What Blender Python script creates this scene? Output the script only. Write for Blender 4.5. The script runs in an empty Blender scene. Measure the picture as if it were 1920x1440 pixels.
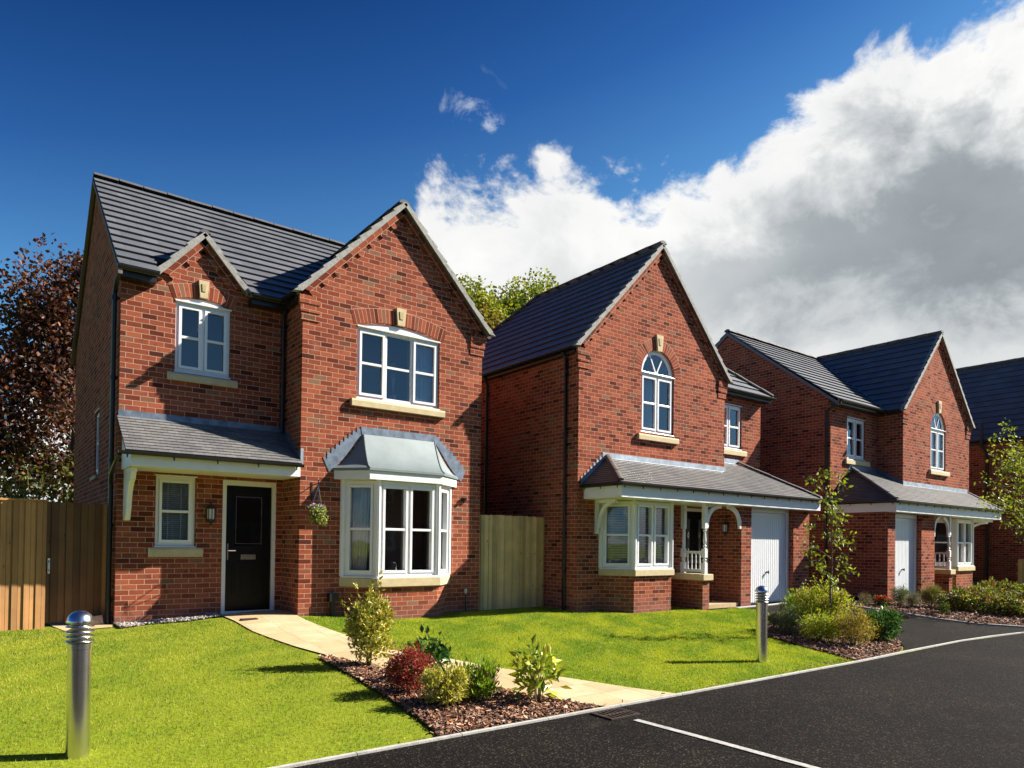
import bpy, bmesh, math, random
import numpy as np
from mathutils import Vector, Matrix
from mathutils.geometry import tessellate_polygon

# ---------------------------------------------------------------- camera, sky, sun
scene = bpy.context.scene
COL = scene.collection
cam_d = bpy.data.cameras.new('camera')
cam = bpy.data.objects.new('camera', cam_d)
COL.objects.link(cam)
YAW, PITCH, ROLL = 0.6482, 0.0134, 0.013
CAMPOS = Vector((-4.399, -11.946, 1.70))
Fw = Vector((math.sin(YAW)*math.cos(PITCH), math.cos(YAW)*math.cos(PITCH), math.sin(PITCH)))
R0 = Vector((math.cos(YAW), -math.sin(YAW), 0))
U0 = R0.cross(Fw)
rc = R0*math.cos(ROLL) + U0*math.sin(ROLL)
uc = U0*math.cos(ROLL) - R0*math.sin(ROLL)
mw = Matrix(((rc.x, uc.x, -Fw.x, CAMPOS.x), (rc.y, uc.y, -Fw.y, CAMPOS.y), (rc.z, uc.z, -Fw.z, CAMPOS.z), (0, 0, 0, 1)))
cam.matrix_world = mw
cam_d.sensor_width = 36.0
cam_d.lens = 24.639
cam_d.shift_x = -0.0004
cam_d.shift_y = 0.1459
cam_d.clip_start = 0.05
cam_d.clip_end = 3000
scene.camera = cam

SUN_DIR = Vector((2.3, -1.0, 1.78)).normalized()      # towards the sun
SUN_EL = math.asin(SUN_DIR.z)
SUN_AZ = math.atan2(SUN_DIR.x, SUN_DIR.y)            # clockwise from +Y
sun_d = bpy.data.lights.new('sun', 'SUN')
sun_d.energy = 5.0
sun_d.angle = math.radians(0.5)
sun_d.color = (1.0, 0.93, 0.82)
sun = bpy.data.objects.new('sun', sun_d)
COL.objects.link(sun)
sun.rotation_euler = SUN_DIR.to_track_quat('Z', 'Y').to_euler()

world = bpy.data.worlds.new('World')
scene.world = world
world.use_nodes = True


class NT:
    """small helper round a node tree"""
    def __init__(s, tree):
        s.t = tree
        tree.nodes.clear()

    def n(s, typ, **kw):
        nd = s.t.nodes.new(typ)
        for k, v in kw.items():
            if k.startswith('i_'):
                nd.inputs[k[2:].replace('_', ' ')].default_value = v
            else:
                setattr(nd, k, v)
        return nd

    def l(s, a, b):
        s.t.links.new(a, b)

    def m(s, op, a, b=None, c=None, clamp=False):
        nd = s.t.nodes.new('ShaderNodeMath')
        nd.operation = op
        nd.use_clamp = clamp
        for i, v in enumerate((a, b, c)):
            if v is None:
                continue
            if isinstance(v, (int, float)):
                nd.inputs[i].default_value = v
            else:
                s.l(v, nd.inputs[i])
        return nd.outputs[0]

    def ramp(s, fac, stops, interp='LINEAR'):
        nd = s.t.nodes.new('ShaderNodeValToRGB')
        nd.color_ramp.interpolation = interp
        e = nd.color_ramp.elements
        while len(e) < len(stops):
            e.new(0.5)
        for i, (p, c) in enumerate(stops):
            e[i].position = p
            e[i].color = (c[0], c[1], c[2], 1) if len(c) == 3 else c
        s.l(fac, nd.inputs[0])
        return nd.outputs[0]

    def mix(s, fac, a, b, mode='MIX'):
        nd = s.t.nodes.new('ShaderNodeMixRGB')
        nd.blend_type = mode
        for i, v in ((0, fac), (1, a), (2, b)):
            if isinstance(v, (int, float)):
                nd.inputs[i].default_value = v
            elif isinstance(v, tuple):
                nd.inputs[i].default_value = (v[0], v[1], v[2], 1)
            else:
                s.l(v, nd.inputs[i])
        return nd.outputs[0]

    def noise(s, vec, scale, detail=4, rough=0.55, dist=0.0):
        nd = s.t.nodes.new('ShaderNodeTexNoise')
        nd.inputs['Scale'].default_value = scale
        nd.inputs['Detail'].default_value = detail
        nd.inputs['Roughness'].default_value = rough
        nd.inputs['Distortion'].default_value = dist
        if vec is not None:
            s.l(vec, nd.inputs['Vector'])
        return nd.outputs[0]


def build_sky():
    t = NT(world.node_tree)
    out = t.n('ShaderNodeOutputWorld')
    bg = t.n('ShaderNodeBackground')
    bg.inputs[1].default_value = 0.05
    sky = t.n('ShaderNodeTexSky')
    sky.sky_type = 'NISHITA'
    sky.sun_disc = False
    sky.sun_elevation = SUN_EL
    sky.sun_rotation = SUN_AZ
    sky.altitude = 200
    sky.air_density = 1.0
    sky.dust_density = 0.3
    sky.ozone_density = 3.0
    # deep, polarised-looking blue: richer away from the horizon
    tc = t.n('ShaderNodeTexCoord')
    sep = t.n('ShaderNodeSeparateXYZ')
    t.l(tc.outputs['Generated'], sep.inputs[0])
    x, y, z = sep.outputs
    az = t.m('ARCTAN2', x, y)
    el = t.m('ARCSINE', z)
    # the blue deepens with height and towards the polarised quarter at right angles to the sun
    hgt = t.m('ADD', t.m('MULTIPLY', t.m('SUBTRACT', el, 0.28), 2.1), t.m('MULTIPLY', t.m('SUBTRACT', 0.75, az), 0.42))
    tintc = t.ramp(hgt, [(0.0, (.60, .92, 1.10)), (.35, (.50, .92, 1.12)), (.65, (.19, .50, .86)), (1.0, (.06, .25, .56))])
    blue = t.mix(1.0, sky.outputs[0], tintc, 'MULTIPLY')
    # cloud bank: top edge elevation as a function of azimuth (radians / 2)
    bound = t.ramp(t.m('DIVIDE', az, 2.0, clamp=True),
                   [(0.0, (.06,)*3), (.02, (.20,)*3), (.20, (.21,)*3), (.258, (.44,)*3), (.30, (.478,)*3), (.35, (.500,)*3),
                    (.372, (.455,)*3), (.40, (.470,)*3), (.45, (.478,)*3), (.487, (.498,)*3), (.517, (.535,)*3),
                    (.56, (.565,)*3), (.63, (.565,)*3), (.72, (.50,)*3), (.85, (.20,)*3), (1.0, (.05,)*3)])
    mp = t.n('ShaderNodeMapping')
    mp.inputs['Location'].default_value = (3.1, 1.7, 0.6)
    mp.inputs['Scale'].default_value = (1.0, 1.0, 1.35)
    t.l(tc.outputs['Generated'], mp.inputs[0])
    v = mp.outputs[0]
    n1 = t.noise(v, 7.0, 9, 0.60, 0.25)
    n2 = t.noise(v, 2.6, 5, 0.5, 0.1)
    n3 = t.noise(v, 22.0, 6, 0.62, 0.4)
    edge = t.m('ADD', t.m('SUBTRACT', bound, el), t.m('MULTIPLY', t.m('SUBTRACT', n1, 0.5), 0.30))
    edge = t.m('ADD', edge, t.m('MULTIPLY', t.m('SUBTRACT', n3, 0.5), 0.085))
    edge = t.m('ADD', edge, t.m('MULTIPLY', t.m('SUBTRACT', n2, 0.5), 0.10))
    mask = t.n('ShaderNodeMapRange', interpolation_type='SMOOTHSTEP')
    mask.inputs['From Min'].default_value = -0.012
    mask.inputs['From Max'].default_value = 0.035
    t.l(edge, mask.inputs['Value'])
    msk = mask.outputs[0]
    # few wisps above the bank
    wn = t.noise(v, 16.0, 7, 0.62, 0.6)
    dwx = t.m('SUBTRACT', az, 0.585)
    dwy = t.m('SUBTRACT', el, 0.53)
    dw = t.m('SQRT', t.m('ADD', t.m('MULTIPLY', dwx, dwx), t.m('MULTIPLY', t.m('MULTIPLY', dwy, dwy), 1.5)))
    wz = t.m('SUBTRACT', 0.105, dw, clamp=True)
    wm = t.n('ShaderNodeMapRange', interpolation_type='SMOOTHSTEP')
    wm.inputs['From Min'].default_value = 0.60
    wm.inputs['From Max'].default_value = 0.78
    t.l(t.m('ADD', wn, t.m('MULTIPLY', wz, 1.6)), wm.inputs['Value'])
    wisp = t.m('MULTIPLY', wm.outputs[0], 0.55)
    wisp = t.m('MULTIPLY', wisp, t.m('MULTIPLY', wz, 12.0, clamp=True))
    # shading inside the bank: white crest, grey body
    depth = t.n('ShaderNodeMapRange')
    depth.inputs['From Min'].default_value = 0.0
    depth.inputs['From Max'].default_value = 0.31
    t.l(t.m('ADD', edge, t.m('MULTIPLY', t.m('SUBTRACT', n2, 0.5), 0.16)), depth.inputs['Value'])
    azn = t.n('ShaderNodeMapRange')
    azn.inputs['From Min'].default_value = 0.66
    azn.inputs['From Max'].default_value = 1.22
    azn.inputs['To Min'].default_value = 0.16
    azn.inputs['To Max'].default_value = 1.0
    t.l(az, azn.inputs['Value'])
    dk = t.ramp(depth.outputs[0], [(0.0, (0,)*3), (.20, (.10,)*3), (.46, (.80,)*3), (.64, (.88,)*3), (.84, (.42,)*3), (1.0, (.22,)*3)])
    dk = t.m('MULTIPLY', dk, azn.outputs[0])
    dk = t.m('ADD', dk, t.m('MULTIPLY', t.m('SUBTRACT', t.noise(v, 4.0, 4, .5), 0.5), 0.55), clamp=True)
    ccol = t.ramp(dk, [(0.0, (7.4, 7.4, 7.3)), (.30, (5.0, 5.2, 5.3)), (.65, (2.9, 3.2, 3.4)), (1.0, (1.9, 2.15, 2.35))])
    skyc = t.mix(msk, t.mix(wisp, blue, (6.2, 6.8, 7.4)), ccol)
    t.l(skyc, bg.inputs[0])
    t.l(bg.outputs[0], out.inputs[0])


build_sky()
scene.view_settings.view_transform = 'Standard'
scene.view_settings.look = 'None'
scene.view_settings.exposure = 1.42
scene.view_settings.gamma = 1.0
scene.cycles.max_bounces = 8
scene.cycles.transparent_max_bounces = 16
scene.cycles.use_denoising = True

random.seed(7)
rng = np.random.default_rng(11)


# ---------------------------------------------------------------- object helpers
def tag(o, label=None, cat=None, group=None, kind=None):
    if label: o['label'] = label
    if cat: o['category'] = cat
    if group: o['group'] = group
    if kind: o['kind'] = kind
    return o


def empty(name, loc=(0, 0, 0), label=None, cat=None, group=None):
    o = bpy.data.objects.new(name, None)
    o.empty_display_size = 0.2
    COL.objects.link(o)
    o.location = loc
    return tag(o, label, cat, group)


def V(*a):
    return Vector(a)


class MB:
    """collects faces and links them as ONE mesh object"""
    def __init__(s):
        s.v, s.f, s.uv, s.mi = [], [], [], []

    def face(s, pts, uv=None, mi=0):
        b = len(s.v)
        s.v += [tuple(p) for p in pts]
        s.f.append(tuple(range(b, b+len(pts))))
        s.uv.append(uv)
        s.mi.append(mi)

    def box(s, x0, x1, y0, y1, z0, z1, mi=0):
        s.hexa([(x0, y0, z0), (x1, y0, z0), (x1, y1, z0), (x0, y1, z0),
                (x0, y0, z1), (x1, y0, z1), (x1, y1, z1), (x0, y1, z1)], mi)

    def hexa(s, p, mi=0):
        for q in ((3, 2, 1, 0), (4, 5, 6, 7), (0, 1, 5, 4), (1, 2, 6, 5), (2, 3, 7, 6), (3, 0, 4, 7)):
            s.face([p[i] for i in q], None, mi)

    def prism(s, poly, off, mi=0):
        """poly: 3-D points, extruded by vector off"""
        off = Vector(off)
        a = [Vector(p) for p in poly]
        b = [p+off for p in a]
        n = (a[1]-a[0]).cross(a[2]-a[1])
        flip = n.dot(off) > 0
        tris = tessellate_polygon([a])
        for t in tris:
            s.face([a[i] for i in t], None, mi)
            s.face([b[i] for i in reversed(t)], None, mi)
        k = len(a)
        for i in range(k):
            j = (i+1) % k
            q = [a[i], a[j], b[j], b[i]]
            s.face(q if not flip else q[::-1], None, mi)

    def tube(s, pts, r, n=8, mi=0, cap=True):
        pts = [Vector(p) for p in pts]
        rr = r if isinstance(r, (list, tuple)) else [r]*len(pts)
        rings = []
        ref = None
        for i, p in enumerate(pts):
            d = (pts[min(i+1, len(pts)-1)]-pts[max(i-1, 0)])
            if d.length < 1e-9: d = Vector((0, 0, 1))
            d.normalize()
            if ref is None:
                ref = Vector((0, 0, 1)) if abs(d.z) < .9 else Vector((1, 0, 0))
            a = d.cross(ref)
            if a.length < 1e-4:
                a = d.cross(Vector((0, 1, 0)))
            a.normalize()
            b = a.cross(d)
            rings.append([p+(a*math.cos(t)+b*math.sin(t))*rr[i] for t in [2*math.pi*k/n for k in range(n)]])
        base = len(s.v)
        for rg in rings:
            s.v += [tuple(q) for q in rg]
        for i in range(len(rings)-1):
            for k in range(n):
                k2 = (k+1) % n
                s.f.append((base+i*n+k, base+(i+1)*n+k, base+(i+1)*n+k2, base+i*n+k2))
                s.uv.append(None); s.mi.append(mi)
        if cap:
            s.f.append(tuple(base+k for k in range(n))); s.uv.append(None); s.mi.append(mi)
            e = base+(len(rings)-1)*n
            s.f.append(tuple(e+k for k in reversed(range(n)))); s.uv.append(None); s.mi.append(mi)

    def lathe(s, c, prof, n=16, mi=0):
        """prof: (radius, z) pairs round the vertical through c"""
        base = len(s.v)
        for r, z in prof:
            for k in range(n):
                t = 2*math.pi*k/n
                s.v.append((c[0]+r*math.cos(t), c[1]+r*math.sin(t), c[2]+z))
        for i in range(len(prof)-1):
            for k in range(n):
                k2 = (k+1) % n
                s.f.append((base+i*n+k, base+i*n+k2, base+(i+1)*n+k2, base+(i+1)*n+k))
                s.uv.append(None); s.mi.append(mi)
        s.f.append(tuple(base+k for k in reversed(range(n)))); s.uv.append(None); s.mi.append(mi)
        e = base+(len(prof)-1)*n
        s.f.append(tuple(e+k for k in range(n))); s.uv.append(None); s.mi.append(mi)

    def build(s, name, mats, parent=None, smooth=False, bevel=0.0, origin=None):
        me = bpy.data.meshes.new(name)
        off = Vector(origin) if origin else Vector((0, 0, 0))
        me.from_pydata([tuple(Vector(p)-off) for p in s.v], [], s.f)
        if not isinstance(mats, (list, tuple)): mats = [mats]
        for m in mats: me.materials.append(m)
        me.polygons.foreach_set('material_index', s.mi)
        uvl = me.uv_layers.new(name='UVMap')
        k = 0
        co = s.v
        for fi, f in enumerate(s.f):
            u = s.uv[fi]
            if u is None:
                nrm = me.polygons[fi].normal
                if abs(nrm.z) > 0.8:
                    u = [(co[i][0], co[i][1]) for i in f]
                else:
                    t = Vector((-nrm.y, nrm.x, 0))
                    if t.length < 1e-6: t = Vector((1, 0, 0))
                    t.normalize()
                    u = [(co[i][0]*t.x+co[i][1]*t.y, co[i][2]) for i in f]
            for q in u:
                uvl.data[k].uv = q
                k += 1
        if smooth:
            me.polygons.foreach_set('use_smooth', [True]*len(me.polygons))
            try:
                me.set_sharp_from_angle(angle=math.radians(40))
            except Exception:
                pass
        o = bpy.data.objects.new(name, me)
        COL.objects.link(o)
        if origin: o.location = origin
        if bevel > 0:
            # tiny rounded arrises
            bmd = o.modifiers.new('bevel', 'BEVEL')
            bmd.width = bevel; bmd.segments = 2; bmd.limit_method = 'ANGLE'; bmd.angle_limit = math.radians(40)
            bm = bmesh.new(); bm.from_mesh(me)
            bmesh.ops.remove_doubles(bm, verts=bm.verts, dist=1e-5)
            bm.to_mesh(me); bm.free()
        if parent is not None:
            o.parent = parent
            pl = parent
            tot = Vector((0, 0, 0))
            while pl is not None:
                tot += Vector(pl.location); pl = pl.parent
            o.location = Vector(o.location)-tot
        return o


def fast_mesh(name, verts, faces_n, nface, mat, cols=None, parent=None, smooth=False):
    """verts (N,3) float array, consecutive faces of faces_n vertices; cols (nface,3) colour per face"""
    me = bpy.data.meshes.new(name)
    me.vertices.add(len(verts))
    me.vertices.foreach_set('co', verts.astype(np.float32).ravel())
    me.loops.add(nface*faces_n)
    me.loops.foreach_set('vertex_index', np.arange(nface*faces_n, dtype=np.int32))
    me.polygons.add(nface)
    me.polygons.foreach_set('loop_start', np.arange(0, nface*faces_n, faces_n, dtype=np.int32))
    me.polygons.foreach_set('loop_total', np.full(nface, faces_n, dtype=np.int32))
    me.update(calc_edges=True)
    if cols is not None:
        ca = me.color_attributes.new('Col', 'FLOAT_COLOR', 'POINT')
        c4 = np.ones((nface, faces_n, 4), np.float32)
        c4[:, :, :3] = cols[:, None, :]
        ca.data.foreach_set('color', c4.ravel())
    me.materials.append(mat)
    o = bpy.data.objects.new(name, me)
    COL.objects.link(o)
    if parent is not None:
        o.parent = parent
        tot = Vector((0, 0, 0)); pl = parent
        while pl is not None:
            tot += Vector(pl.location); pl = pl.parent
        o.location = -tot
    return o


# ---------------------------------------------------------------- materials
def mat(name, col=(.5, .5, .5), rough=.6, metal=0.0, spec=.5, noise=None, bump=0.0):
    m = bpy.data.materials.new(name)
    m.use_nodes = True
    t = NT(m.node_tree)
    o = t.n('ShaderNodeOutputMaterial')
    b = t.n('ShaderNodeBsdfPrincipled')
    b.inputs['Base Color'].default_value = (*col, 1)
    b.inputs['Roughness'].default_value = rough
    b.inputs['Metallic'].default_value = metal
    b.inputs['Specular IOR Level'].default_value = spec
    t.l(b.outputs[0], o.inputs[0])
    if noise:
        scale, amt = noise
        tc = t.n('ShaderNodeTexCoord')
        nf = t.noise(tc.outputs['Object'], scale, 6, .6)
        c = t.ramp(nf, [(.3, tuple(v*(1-amt) for v in col)), (.7, tuple(min(1, v*(1+amt)) for v in col))])
        t.l(c, b.inputs['Base Color'])
        if bump:
            bp = t.n('ShaderNodeBump')
            bp.inputs['Strength'].default_value = bump
            bp.inputs['Distance'].default_value = .01
            t.l(t.noise(tc.outputs['Object'], scale*4, 4, .6), bp.inputs['Height'])
            t.l(bp.outputs[0], b.inputs['Normal'])
    return m


def brick_mat(name, offset=.5, bw=.225, rh=.0857, tint=1.0):
    m = bpy.data.materials.new(name)
    m.use_nodes = True
    t = NT(m.node_tree)
    o = t.n('ShaderNodeOutputMaterial')
    b = t.n('ShaderNodeBsdfPrincipled')
    uv = t.n('ShaderNodeUVMap')
    bt = t.n('ShaderNodeTexBrick')
    bt.offset = offset
    bt.squash = 1.0
    for k, v in (('Scale', 1.0), ('Mortar Size', .0052), ('Mortar Smooth', .3), ('Bias', 0.0), ('Brick Width', bw), ('Row Height', rh)):
        bt.inputs[k].default_value = v
    bt.inputs['Color1'].default_value = (0, 0, 0, 1)
    bt.inputs['Color2'].default_value = (1, 1, 1, 1)
    bt.inputs['Mortar'].default_value = (0.5, 0.5, 0.5, 1)
    # slight waviness of the courses
    wob = t.noise(uv.outputs[0], 3.0, 2, .5)
    add = t.n('ShaderNodeVectorMath', operation='MULTIPLY_ADD')
    cmb = t.n('ShaderNodeCombineXYZ')
    t.l(wob, cmb.inputs[1]); t.l(wob, cmb.inputs[0])
    add.inputs[1].default_value = (.006, .006, 0)
    t.l(cmb.outputs[0], add.inputs[0]); t.l(uv.outputs[0], add.inputs[2])
    t.l(add.outputs[0], bt.inputs['Vector'])
    r = bt.outputs['Color']
    base = t.ramp(r, [(0.0, (.10, .030, .022)), (.05, (.16, .040, .022)), (.10, (.25, .062, .034)), (.40, (.33, .088, .046)),
                      (.62, (.40, .108, .056)), (.82, (.45, .135, .070)), (.90, (.29, .082, .046)), (.97, (.31, .17, .10)), (1.0, (.14, .045, .03))])
    # in-brick burns and blotches
    n1 = t.noise(uv.outputs[0], 9.0, 5, .6)
    burn = t.ramp(n1, [(.56, (0,)*3), (.66, (1,)*3)])
    base = t.mix(t.m('MULTIPLY', burn, .45), base, (.11, .036, .024))
    n2 = t.noise(uv.outputs[0], 60.0, 4, .6)
    base = t.mix(1.0, base, t.ramp(n2, [(.25, (.74,)*3), (.75, (1.22,)*3)]), 'MULTIPLY')
    # large weathering
    tc = t.n('ShaderNodeTexCoord')
    n3 = t.noise(tc.outputs['Object'], .55, 5, .6)
    base = t.mix(1.0, base, t.ramp(n3, [(.3, (.82, .80, .80)), (.7, (1.12, 1.08, 1.05))]), 'MULTIPLY')
    n4 = t.noise(tc.outputs['Object'], 1.7, 6, .62)
    eff = t.ramp(n4, [(.63, (0,)*3), (.76, (1,)*3)])
    base = t.mix(t.m('MULTIPLY', eff, .26), base, (.52, .34, .27))
    mort = t.mix(t.noise(uv.outputs[0], 25, 3), (.50, .34, .24), (.68, .50, .37))
    col = t.mix(bt.outputs['Fac'], base, mort)
    # splash-stained courses near the ground
    sz = t.n('ShaderNodeSeparateXYZ')
    t.l(tc.outputs['Object'], sz.inputs[0])
    zz = t.m('ADD', sz.outputs[2], t.m('MULTIPLY', t.noise(tc.outputs['Object'], 2.2, 4), .5))
    damp = t.ramp(t.m('MULTIPLY', zz, .6), [(.30, (1,)*3), (.52, (0,)*3)])
    col = t.mix(t.m('MULTIPLY', damp, .38), col, (.27, .165, .145))
    col = t.mix(1.0, col, (.74, .74, .76), 'MULTIPLY')
    if tint != 1.0:
        col = t.mix(1.0, col, (tint, tint, tint), 'MULTIPLY')
    t.l(col, b.inputs['Base Color'])
    b.inputs['Roughness'].default_value = .9
    b.inputs['Specular IOR Level'].default_value = .04
    h = t.m('SUBTRACT', t.m('MULTIPLY', t.noise(uv.outputs[0], 90, 3), .5), bt.outputs['Fac'])
    bp = t.n('ShaderNodeBump')
    bp.inputs['Strength'].default_value = .55
    bp.inputs['Distance'].default_value = .006
    t.l(h, bp.inputs['Height'])
    t.l(bp.outputs[0], b.inputs['Normal'])
    t.l(b.outputs[0], o.inputs[0])
    return m


def tile_mat(name, w, row, c1, c2, joint=.35, rough=.42):
    m = bpy.data.materials.new(name)
    m.use_nodes = True
    t = NT(m.node_tree)
    o = t.n('ShaderNodeOutputMaterial')
    b = t.n('ShaderNodeBsdfPrincipled')
    uv = t.n('ShaderNodeUVMap')
    bt = t.n('ShaderNodeTexBrick')
    bt.offset = .5
    for k, v in (('Scale', 1.0), ('Mortar Size', .0035), ('Mortar Smooth', .1), ('Bias', 0.0), ('Brick Width', w), ('Row Height', row)):
        bt.inputs[k].default_value = v
    bt.inputs['Color1'].default_value = (0, 0, 0, 1)
    bt.inputs['Color2'].default_value = (1, 1, 1, 1)
    bt.inputs['Mortar'].default_value = (0.5, 0.5, 0.5, 1)
    t.l(uv.outputs[0], bt.inputs['Vector'])
    base = t.mix(bt.outputs['Color'], c1, c2)
    tc = t.n('ShaderNodeTexCoord')
    base = t.mix(1.0, base, t.ramp(t.noise(tc.outputs['Object'], 1.3, 6, .6), [(.3, (.80, .80, .82)), (.7, (1.15, 1.13, 1.10))]), 'MULTIPLY')
    base = t.mix(1.0, base, t.ramp(t.noise(tc.outputs['Object'], 60, 3, .6), [(.3, (.86,)*3), (.7, (1.12,)*3)]), 'MULTIPLY')
    base = t.mix(t.m('MULTIPLY', bt.outputs['Fac'], joint), base, (.015, .015, .017))
    t.l(base, b.inputs['Base Color'])
    b.inputs['Roughness'].default_value = rough
    bp = t.n('ShaderNodeBump')
    bp.inputs['Strength'].default_value = .3
    bp.inputs['Distance'].default_value = .005
    t.l(t.m('SUBTRACT', t.noise(tc.outputs['Object'], 120, 3), bt.outputs['Fac']), bp.inputs['Height'])
    t.l(bp.outputs[0], b.inputs['Normal'])
    t.l(b.outputs[0], o.inputs[0])
    return m


def leaf_mat(name, rough=.5, trans=.3, gain=.80):
    m = bpy.data.materials.new(name)
    m.use_nodes = True
    t = NT(m.node_tree)
    o = t.n('ShaderNodeOutputMaterial')
    b = t.n('ShaderNodeBsdfPrincipled')
    at0 = t.n('ShaderNodeAttribute', attribute_name='Col')
    lc = t.mix(1.0, at0.outputs['Color'], (gain, gain, gain), 'MULTIPLY')
    t.l(lc, b.inputs['Base Color'])
    b.inputs['Roughness'].default_value = rough
    b.inputs['Specular IOR Level'].default_value = .3
    tr = t.n('ShaderNodeBsdfTranslucent')
    t.l(t.mix(1.0, lc, (1.3, 1.25, .6), 'MULTIPLY'), tr.inputs[0])
    mx = t.n('ShaderNodeMixShader')
    mx.inputs[0].default_value = trans
    t.l(b.outputs[0], mx.inputs[1]); t.l(tr.outputs[0], mx.inputs[2])
    t.l(mx.outputs[0], o.inputs[0])
    return m


def glass_mat(name, refl=.14, tint=(.82, .86, .88)):
    m = bpy.data.materials.new(name)
    m.use_nodes = True
    t = NT(m.node_tree)
    o = t.n('ShaderNodeOutputMaterial')
    g = t.n('ShaderNodeBsdfGlossy')
    g.inputs['Roughness'].default_value = .015
    g.inputs['Color'].default_value = (.95, .97, 1, 1)
    tr = t.n('ShaderNodeBsdfTransparent')
    tr.inputs[0].default_value = (*tint, 1)
    fr = t.n('ShaderNodeFresnel')
    fr.inputs[0].default_value = 1.5
    f = t.m('ADD', t.m('MULTIPLY', fr.outputs[0], 1.25), refl, clamp=True)
    mx = t.n('ShaderNodeMixShader')
    t.l(f, mx.inputs[0]); t.l(tr.outputs[0], mx.inputs[1]); t.l(g.outputs[0], mx.inputs[2])
    tc = t.n('ShaderNodeTexCoord')
    bp = t.n('ShaderNodeBump')
    bp.inputs['Strength'].default_value = .03
    bp.inputs['Distance'].default_value = .05
    t.l(t.noise(tc.outputs['Object'], 2.2, 2), bp.inputs['Height'])
    t.l(bp.outputs[0], g.inputs['Normal'])
    t.l(mx.outputs[0], o.inputs[0])
    return m


def wood_mat(name, c1, c2, board=.1, knots=True):
    m = bpy.data.materials.new(name)
    m.use_nodes = True
    t = NT(m.node_tree)
    o = t.n('ShaderNodeOutputMaterial')
    b = t.n('ShaderNodeBsdfPrincipled')
    uv = t.n('ShaderNodeUVMap')
    mp = t.n('ShaderNodeMapping')
    mp.inputs['Scale'].default_value = (14, 1.0, 1)
    t.l(uv.outputs[0], mp.inputs[0])
    g = t.noise(mp.outputs[0], 3.0, 6, .6, .6)
    sep = t.n('ShaderNodeSeparateXYZ')
    t.l(uv.outputs[0], sep.inputs[0])
    bi = t.m('FLOOR', t.m('DIVIDE', sep.outputs[0], board))
    wn = t.n('ShaderNodeTexWhiteNoise', noise_dimensions='1D')
    t.l(bi, wn.inputs['W'])
    base = t.mix(g, c1, c2)
    base = t.mix(1.0, base, t.ramp(wn.outputs[0], [(0, (.72, .70, .66)), (1, (1.2, 1.18, 1.12))]), 'MULTIPLY')
    if knots:
        vo = t.n('ShaderNodeTexVoronoi')
        vo.inputs['Scale'].default_value = 3.6
        mp2 = t.n('ShaderNodeMapping')
        mp2.inputs['Scale'].default_value = (2.6, 1.0, 1)
        t.l(uv.outputs[0], mp2.inputs[0]); t.l(mp2.outputs[0], vo.inputs['Vector'])
        k = t.ramp(vo.outputs['Distance'], [(.06, (1,)*3), (.13, (0,)*3)])
        base = t.mix(t.m('MULTIPLY', k, .8), base, tuple(v*.14 for v in c1))
    tc = t.n('ShaderNodeTexCoord')
    base = t.mix(1.0, base, t.ramp(t.noise(tc.outputs['Object'], 2.4, 5, .6), [(.3, (.8, .82, .84)), (.7, (1.12, 1.1, 1.06))]), 'MULTIPLY')
    t.l(base, b.inputs['Base Color'])
    b.inputs['Roughness'].default_value = .8
    bp = t.n('ShaderNodeBump')
    bp.inputs['Strength'].default_value = .3
    bp.inputs['Distance'].default_value = .004
    t.l(g, bp.inputs['Height']); t.l(bp.outputs[0], b.inputs['Normal'])
    t.l(b.outputs[0], o.inputs[0])
    return m


def asphalt_mat():
    m = bpy.data.materials.new('asphalt')
    m.use_nodes = True
    t = NT(m.node_tree)
    o = t.n('ShaderNodeOutputMaterial')
    b = t.n('ShaderNodeBsdfPrincipled')
    tc = t.n('ShaderNodeTexCoord')
    v = tc.outputs['Object']
    vo = t.n('ShaderNodeTexVoronoi')
    vo.inputs['Scale'].default_value = 85
    t.l(v, vo.inputs['Vector'])
    sc = t.n('ShaderNodeSeparateColor')
    t.l(vo.outputs['Color'], sc.inputs[0])
    base = t.ramp(sc.outputs[0], [(0, (.0030, .0026, .0023)), (.6, (.0062, .0054, .0048)), (.9, (.014, .012, .010)), (1, (.060, .048, .036))])
    n = t.noise(v, .8, 7, .62)
    base = t.mix(1.0, base, t.ramp(n, [(.32, (.72, .70, .70)), (.5, (1.0, 1.0, 1.0)), (.68, (1.5, 1.42, 1.35))]), 'MULTIPLY')
    dust = t.ramp(t.noise(v, 1.9, 8, .68, .3), [(.60, (0,)*3), (.74, (1,)*3)])
    base = t.mix(t.m('MULTIPLY', dust, .30), base, (.055, .046, .038))
    t.l(base, b.inputs['Base Color'])
    b.inputs['Roughness'].default_value = .95
    b.inputs['Specular IOR Level'].default_value = .08
    bp = t.n('ShaderNodeBump')
    bp.inputs['Strength'].default_value = .7
    bp.inputs['Distance'].default_value = .006
    t.l(vo.outputs['Distance'], bp.inputs['Height']); t.l(bp.outputs[0], b.inputs['Normal'])
    t.l(b.outputs[0], o.inputs[0])
    return m


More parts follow.
